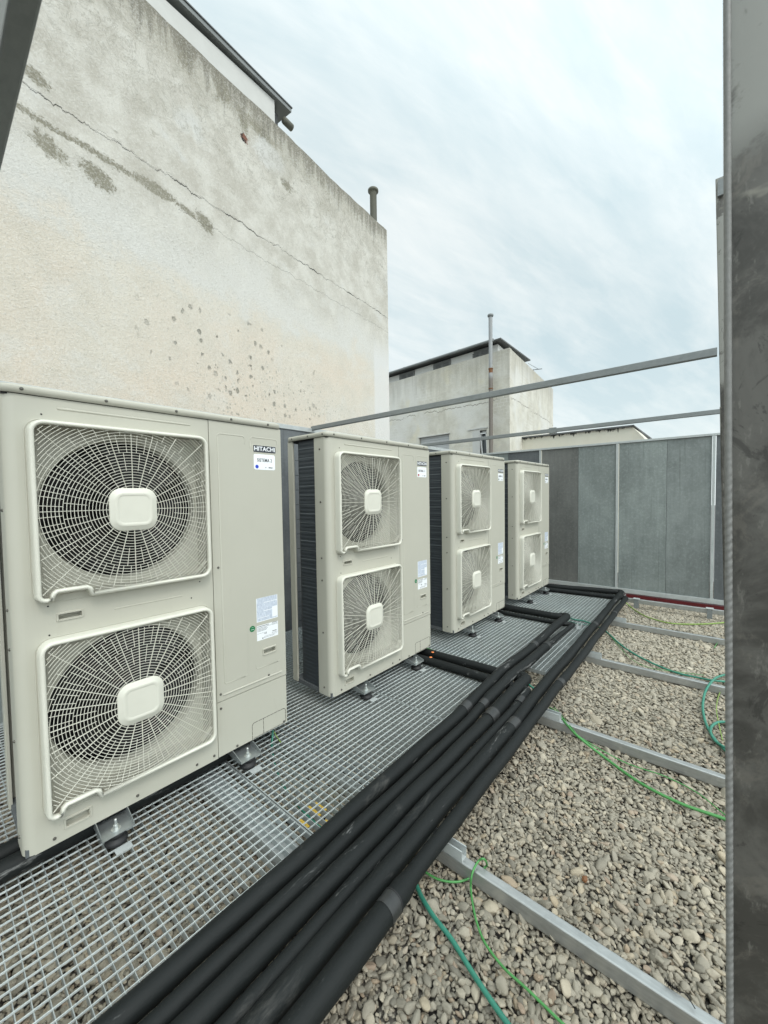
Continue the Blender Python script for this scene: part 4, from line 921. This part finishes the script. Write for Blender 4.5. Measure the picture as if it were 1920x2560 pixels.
# ------------------------------------------------------------------ screens and frame
FX, FT, FB = 6.36, 1.981, -.155
scr = tag(empty('metal_screen', (FX, 0, -.35)), 'far metal screen of grey sheets between slim posts, closing the end of the roof', 'screen')
def sp(name, mat, x0, x1, y0, y1, z0, z1, par=None, org=(FX, 0, -.35), bev=.002, lab=None):
    o = box(x0 - org[0], x1 - org[0], y0 - org[1], y1 - org[1], z0 - org[2], z1 - org[2]).build(name, mat, par or scr, bevel=bev)
    if lab: o['label'] = lab
    return o
for y0, y1, mt, lb in ((.44, .96, 'sheet_dark', None), (.96, 1.48, 'sheet_grey', None), (-.145, .40, 'sheet_taupe', 'brownish grey sheet'), (-.648, -.145, 'sheet_bluegrey', 'blue-grey sheet'),
                       (-1.250, -.688, 'sheet_bluegrey', 'blue-grey sheet with drip streaks'), (-1.716, -1.250, 'sheet_grey', 'grey-green sheet with white scuffs'), (-1.90, -1.756, 'sheet_dark', None)):
    sp('sheet', mt, FX - .004, FX + .036, y0 + .0015, y1 - .0015, FB + .03, FT - .03, lab=lb)
for yy in (1.50, .42, -.667, -1.735):
    p_ = sp('post', 'galvanised_bright', FX - .024, FX - .0045, yy - .014, yy + .014, FB + .02, FT - .022, bev=.0015)
sp('top_rail', 'galvanised_bright', FX - .026, FX + .038, -1.95, 1.51, FT - .0295, FT)
sp('bottom_rail', 'galvanised_bright', FX - .026, FX + .038, -1.95, 1.51, FB - .028, FB + .0295)
m = MB(); m.box(FX - .03, FX + .05, -2.4, 1.6, -.36, FB - .045); m.box(FX - .045, FX - .031, -1.17, -1.155, -.36, FB - .047)
tag(m.build('red_base_beam', 'red_steel'), 'dark red steel base beam below the far screen', 'steel beam')
# rear screen behind the units
SY = 1.51
rs = tag(empty('metal_screen', (0, SY, -.2)), 'dark rear screen behind the units, seen in the gap after the nearest unit', 'screen')
rx = (-1.9, -.9, .12, 1.14, 2.16, 3.18, 4.20, 5.22, 6.33)
for i in range(8):
    sp('sheet', ('sheet_dark', 'sheet_grey')[i % 2], rx[i] + .002, rx[i + 1] - .002, SY, SY + .035, FB, FT - .045, rs, (0, SY, -.2))
sp('top_rail', 'galvanised_bright', -1.9, 6.33, SY - .012, SY + .045, FT - .0445, FT, rs, (0, SY, -.2))
# overhead cross rails
for X, l in ((-.058, 'galvanised cross rail overhead in the upper left corner'), (2.565, 'long overhead cross rail above the second unit, the higher one in view'), (4.612, 'long overhead cross rail above the third unit, the lower one in view')):
    e = MB(); hw = .016 if X > 0 else .017
    pts = rrect(0, 0, hw, .0275 if X < 0 else .0215, .004, 2); L = [[(X + p[0], yy, 1.981 + p[1] + (.027 if X < 0 else 0)) for p in pts] for yy in (-1.797, SY)]
    e.loops(L, False); e.add(L[0], [tuple(range(len(pts)))]); e.add(L[1], [tuple(range(len(pts)))])
    if X > 4: e.box(X - hw - .003, X + hw + .003, -.36, -.28, 1.981 - .031, 1.981 + .031)
    tag(e.build('cross_rail', 'galvanised_rail'), l, 'steel rail', 'overhead cross rails between the screens')
# right-hand posts
def sqpost(label, x0, x1, y0, y1, z0, z1, mat, r=.006, lip=False, tilt=.017):
    e = empty('frame_post', (x0, y0, z0)) if lip else None
    pts = rrect((x0 + x1) / 2, (y0 + y1) / 2, (x1 - x0) / 2, (y1 - y0) / 2, r, 4)
    m = MB(); L = [[(p[0], p[1] + tilt * (zz - z0), zz) for p in pts] for zz in (z0, z1)]; m.loops(L, True); m.add(L[1], [tuple(range(len(pts)))])
    if lip:
        m.v = [(a - x0, b_ - y0, c - z0) for a, b_, c in m.v]
        m.build('post_tube', mat, e)
        l = MB(); l.tube([(-.0005, y1 - y0 - .0035 + tilt * zz, zz) for zz in np.linspace(0, z1 - z0, 40)], .0042, 10, True); l.build('rolled_edge', 'ribbed_edge', e)
        return tag(e, label, 'post', 'right-hand frame posts')
    return tag(m.build('frame_post', mat), label, 'post', 'right-hand frame posts')
sqpost('large stained galvanised post close to the camera along the right edge',   .51, .585, -1.950, -1.8590, -.19, 3.2, 'stained_steel', .007, True)
sqpost('tall slim galvanised post just left of the big post, carrying the upper cross rail', 2.55, 2.585, -1.912, -1.872, -.19, 2.86, 'stained_steel', .004, tilt=.031)
sqpost('slim post behind the tall post, carrying the lower cross rail', 4.595, 4.63, -1.905, -1.863, -.19, 2.02, 'stained_steel', .004, tilt=.031)
m = MB(); m.bar((2.549, -1.80, 2.80), (2.53, -1.80, 2.80), .025, .08)
tag(m.build('rail_bracket', 'galvanised_rail'), 'small bracket near the top of the tall slim post', 'bracket')
# ------------------------------------------------------------------ old building with the big plaster wall
eb = empty('plaster_building', (0, 1.7, 0), A1)
tag(eb, 'tall building side wall of stained cracked plaster filling the left background', 'building')
m = MB(); m.box(-7, 4.69, 0, .28, -9.5, 5.33)
bm = bmesh.new(); me = bpy.data.meshes.new('t'); me.from_pydata(m.v, [], m.f); bm.from_mesh(me)
bm.free()
# the wall is one sheet with a slightly uneven, worn top edge and an end return
m = MB(); n = 120; xs = np.linspace(-7, 4.695, n); tops = [5.335 + .010 * math.sin(x * 3.1) + random.uniform(-.006, .006) for x in xs]
loopf = [(xs[i], 0, -9.5) for i in range(n)]
for i in range(n - 1):
    a, b_ = xs[i], xs[i + 1]; t0, t1 = tops[i], tops[i + 1]
    m.add([(a, 0, -9.5), (b_, 0, -9.5), (b_, 0, t1), (a, 0, t0), (a, .26, t0), (b_, .26, t1), (a, .26, -9.5), (b_, .26, -9.5)], [(0, 1, 2, 3), (3, 2, 5, 4), (4, 5, 7, 6)])
m.add([(xs[-1], 0, -9.5), (xs[-1], .26, -9.5), (xs[-1], .26, tops[-1]), (xs[-1], 0, tops[-1])], [(0, 1, 2, 3)])
m.box(4.40, 4.69, .2605, 8, -9.5, 5.0); m.box(-7, 4.39, .2605, 8, -9.5, 4.9)
m.build('parapet_wall', 'old_plaster', eb)
def rz_(q): return 5.925 - (2.8 - max(q, -1)) * .075
m = MB(); m.prism([(-7, .275, 4.91), (2.76, .275, 4.91), (2.76, .275, rz_(2.76)), (-1, .275, rz_(-1)), (-7, .275, rz_(-7))], (0, 5.3, 0)); m.build('upper_storey', 'white_render', eb)
m = MB(); t_ = .045
m.prism([(-7.2, .235, rz_(-7) + .001), (2.99, .235, rz_(2.99) + .001), (2.99, .235, rz_(2.99) + t_), (-7.2, .235, rz_(-7) + t_)], (0, 5.5, 0))
rf = m.build('roof', 'gutter_grey', eb)
m = MB(); m.prism([(-7.2, .225, rz_(-7) + t_ + .001), (3.0, .225, rz_(3) + t_ + .001), (3.0, .225, rz_(3) + t_ + .014), (-7.2, .225, rz_(-7) + t_ + .014)], (0, 5.5, 0)); m.build('roof_sheet', 'roof_dark', rf)
m = MB(); m.box(2.762, 2.88, .36, .80, 4.91, 5.90); m.build('dark_gable_opening', 'roof_dark', eb)
m = MB(); m.lathe([(.001, 0), (.036, 0), (.040, .02), (.040, .13), (.036, .13), (.028, .13), (.0001, .10)], (2.90, .28, 5.81), 0, 20); m.build('gutter_outlet', 'vent_pipe', eb)
# vent pipe on the parapet corner
p0 = onv(934, 550, (0 - .14 * math.sin(A1), 1.7 + .14 * math.cos(A1)), A1)
m = MB(); m.lathe([(.052, -.5), (.052, .50), (.055, .505), (.055, .520), (.074, .528), (.080, .535), (.080, .560), (.074, .566), (.05, .570), (.0001, .572)], (float(p0[0]), float(p0[1]), 5.36), 2, 24)
tag(m.build('vent_pipe', 'vent_pipe'), 'grey-green vent pipe with a cap at the far corner of the plaster wall', 'vent pipe')

# ------------------------------------------------------------------ second building
C2 = np.array([12.566, 3.5585]); AL = R(85.396); AR = R(5.53)
eL = Vector((math.cos(AL), math.sin(AL), 0)); eR = Vector((math.cos(AR), math.sin(AR), 0)); c2v = Vector((C2[0], C2[1], 0))
def Q(s, d, z): return c2v + eL * s + eR * d + Vector((0, 0, z))
def hexq(m, s0, s1, d0, d1, z0, z1): m.hexa([Q(s0, d0, z0), Q(s1, d0, z0), Q(s1, d1, z0), Q(s0, d1, z0)], [Q(s0, d0, z1), Q(s1, d0, z1), Q(s1, d1, z1), Q(s0, d1, z1)])
e2 = empty('weathered_building', (0, 0, 0)); tag(e2, 'distant weathered plaster building with a metal roof, shuttered window and tilted window', 'building')
# wall with openings: left face
ow = [(2.43, 3.88, 2.55, 3.55), (.86, 1.42, 2.60, 3.50)]
S0, S1, ZB, ZT2 = 0, 8.6, -9.5, 6.05
m = MB()
cols = sorted({S0, S1, *[o[0] for o in ow], *[o[1] for o in ow]}); 
for a, b_ in zip(cols[:-1], cols[1:]):
    o = [q for q in ow if abs(q[0] - a) < 1e-6]
    if o: hexq(m, a, b_, 0, .25, ZB, o[0][2]); hexq(m, a, b_, 0, .25, o[0][3], ZT2)
    else: hexq(m, a, b_, 0, .25, ZB, ZT2)
hexq(m, 0, .25, .2505, 6.36, ZB, 6.04); hexq(m, .2505, 8.6, 6.1, 6.36, ZB, 6.04); hexq(m, .2505, 8.6, .2505, 6.0, ZB, 2.2); hexq(m, .2505, 8.6, .2505, 6.0, 5.0, 5.5)
m.build('plaster_wall', 'weathered_plaster', e2)
m = MB(); hexq(m, 2.43, 3.88, .10, .13, 2.55, 3.55); sh = m.build('roller_shutter', 'shutter_grey', e2)
m = MB()
for k in range(12): hexq(m, 2.44, 3.87, .085, .099, 2.56 + k * .083, 2.56 + k * .083 + .062)
m.build('shutter_slats', 'shutter_grey', sh)
m = MB(); hexq(m, 2.36, 3.95, -.03, .05, 3.5505, 3.58); hexq(m, .80, 1.60, -.03, .05, 3.5505, 3.59); m.build('window_lintels', 'white_render', e2)
m = MB(); hexq(m, 1.12, 1.42, -.01, .02, 2.6, 3.5); m.build('window_reveal', 'white_render', e2)
m = MB()
for a0, a1, b0, b1 in ((.86, .92, 2.62, 3.48), (1.06, 1.12, 2.62, 3.48), (.92, 1.06, 2.62, 2.68), (.92, 1.06, 3.42, 3.48)): pass
m = MB(); hexq(m, .87, 1.12, .13, .15, 2.61, 3.49); wf = m.build('tilted_window', 'white_frame', e2)
m = MB(); hexq(m, .90, 1.075, .118, .1295, 2.66, 3.40); m.build('pane', 'window_glass', wf)
m = MB(); m.bar(Q(1.085, .12, 2.66), Q(1.14, .05, 3.40), .05, .05); m.bar(Q(.885, .12, 2.64), Q(.90, .06, 3.40), .03, .03); m.bar(Q(1.13, .05, 3.39), Q(.9, .05, 3.39), .04, .04); m.build('sash', 'white_frame', wf)
m = MB(); hexq(m, .8605, 1.4195, .2, .24, 2.6, 3.5); hexq(m, 2.431, 3.879, .2, .24, 2.55, 3.55); m.build('dark_reveal', 'dark_hole', e2)
# attic behind the parapet
m = MB(); hexq(m, .55, 8.4, .35, 5.5, 5.0, 6.42); at = m.build('attic_wall', 'white_render', e2)
for a, b_ in ((1.45, .80), (3.28, 2.46), (5.10, 4.26), (6.9, 6.1)):
    m = MB(); hexq(m, b_ + .05, a + .05, .31, .349, 5.80, 6.40); v = m.build('vent_grille_block', 'vent_block', e2)
    m = MB()
    for c0 in (b_ + .14, b_ + .50):
        for k in range(4): hexq(m, c0, c0 + .24, .290, .3095, 6.12 + k * .055, 6.12 + k * .055 + .030)
    m.build('louvres', 'roof_dark', v)
gd = onv(1329, 900, (c2v + eL * .30)[:2], AR); gdn = (Vector(gd) - c2v); dlen = gdn.dot(eR)
m = MB(); za = 6.47; zb2 = float(gd[2])
def roofq(s0, s1, d0, d1, t): return [Q(s0, d0, za), Q(s1, d0, za), Q(s1, d1, zb2), Q(s0, d1, zb2)]
a = roofq(.36, 8.7, .12, dlen, 0); m.hexa(a, [p + Vector((0, 0, .045)) for p in a]); rf2 = m.build('sloping_roof', 'roof_dark', e2)
m = MB(); m.tube([Q(8.7, .08, 6.50), Q(.62, .08, 6.50)], .048, 12)
for k in range(1, 6): m.tube([Q(.62 + k * 1.35, .08, 6.50), Q(.67 + k * 1.35, .08, 6.50)], .056, 12)
m.build('gutter', 'gutter_grey', rf2)
# flue pipe on the second building
e = empty('flue_pipe', (0, 0, 0)); tag(e, 'tall flue pipe with a rusty joint and flat cap against the distant building', 'flue pipe')
fp = onv(1227, 1000, (c2v - eR * .25)[:2], AL); fx, fy = float(fp[0]), float(fp[1])
m = MB(); m.lathe([(.066, -9.4), (.066, 5.35)], (fx, fy, 0), 2, 20); m.lathe([(.060, 5.355), (.064, 7.12), (.064, 7.13)], (fx, fy, 0), 2, 20); m.lathe([(.070, 4.80), (.070, 5.30)], (fx, fy, 0), 2, 20); m.build('pipe', 'flue_paint', e)
m = MB()
for zz in (4.76, 5.42): m.lathe([(.066, zz), (.078, zz + .01), (.078, zz + .03), (.066, zz + .04)], (fx, fy, 0), 2, 20)
m.lathe([(.0665, 5.25), (.0665, 5.43)], (fx, fy, 0), 2, 20); m.build('rusty_joint', 'rust', e)
m = MB(); m.lathe([(.062, 7.13), (.085, 7.14), (.10, 7.18), (.09, 7.215), (.05, 7.235), (.0001, 7.24)], (fx, fy, 0), 2, 20); m.build('cap', 'gutter_grey', e)
# thin aerial beyond the roof
m = MB(); q0 = onv(1330, 925, (18, 4), AL); q1 = onv(1355, 922, (18, 4), AL); q2 = onv(1320, 908, (18, 4), AL)
m.tube([tuple(q0), tuple(q1)], .015, 6); m.tube([tuple(q2), tuple(onv(1348, 924, (18, 4), AL))], .008, 6); m.tube([tuple(onv(1333, 924, (18, 4), AL)), tuple(onv(1334, 990, (18, 4), AL))], .02, 6)
tag(m.build('tv_aerial', 'roof_dark'), 'thin aerial sticking out behind the distant roof', 'aerial')
# low cream building
e3 = empty('cream_building', (0, 0, 0)); tag(e3, 'low cream building with a dark flaking roof edge seen over the far screen', 'building')
m = MB(); m.box(14, 19, .30, 4.2, -9.5, 3.25); m.build('wall', 'cream_render', e3)
m = MB(); m.box(13.93, 19.1, .26, 4.3, 3.251, 3.30); m.build('roof', 'roof_dark', e3)
m = MB(); m.tube([(13.9, .27, 3.29), (14.0, -.10, 2.86), (14.0, -.3, 2.6)], .016, 8); m.build('roof_edge', 'roof_dark', e3)
m = MB(); m.prism([(14.01, .30, 3.25), (14.01, .02, 2.9), (14.01, -.9, 1.6), (14.01, .30, 1.6)], (4.5, 0, 0)); m.build('lean_to_wall', 'cream_render', e3)
# broken-off tips far behind the screen
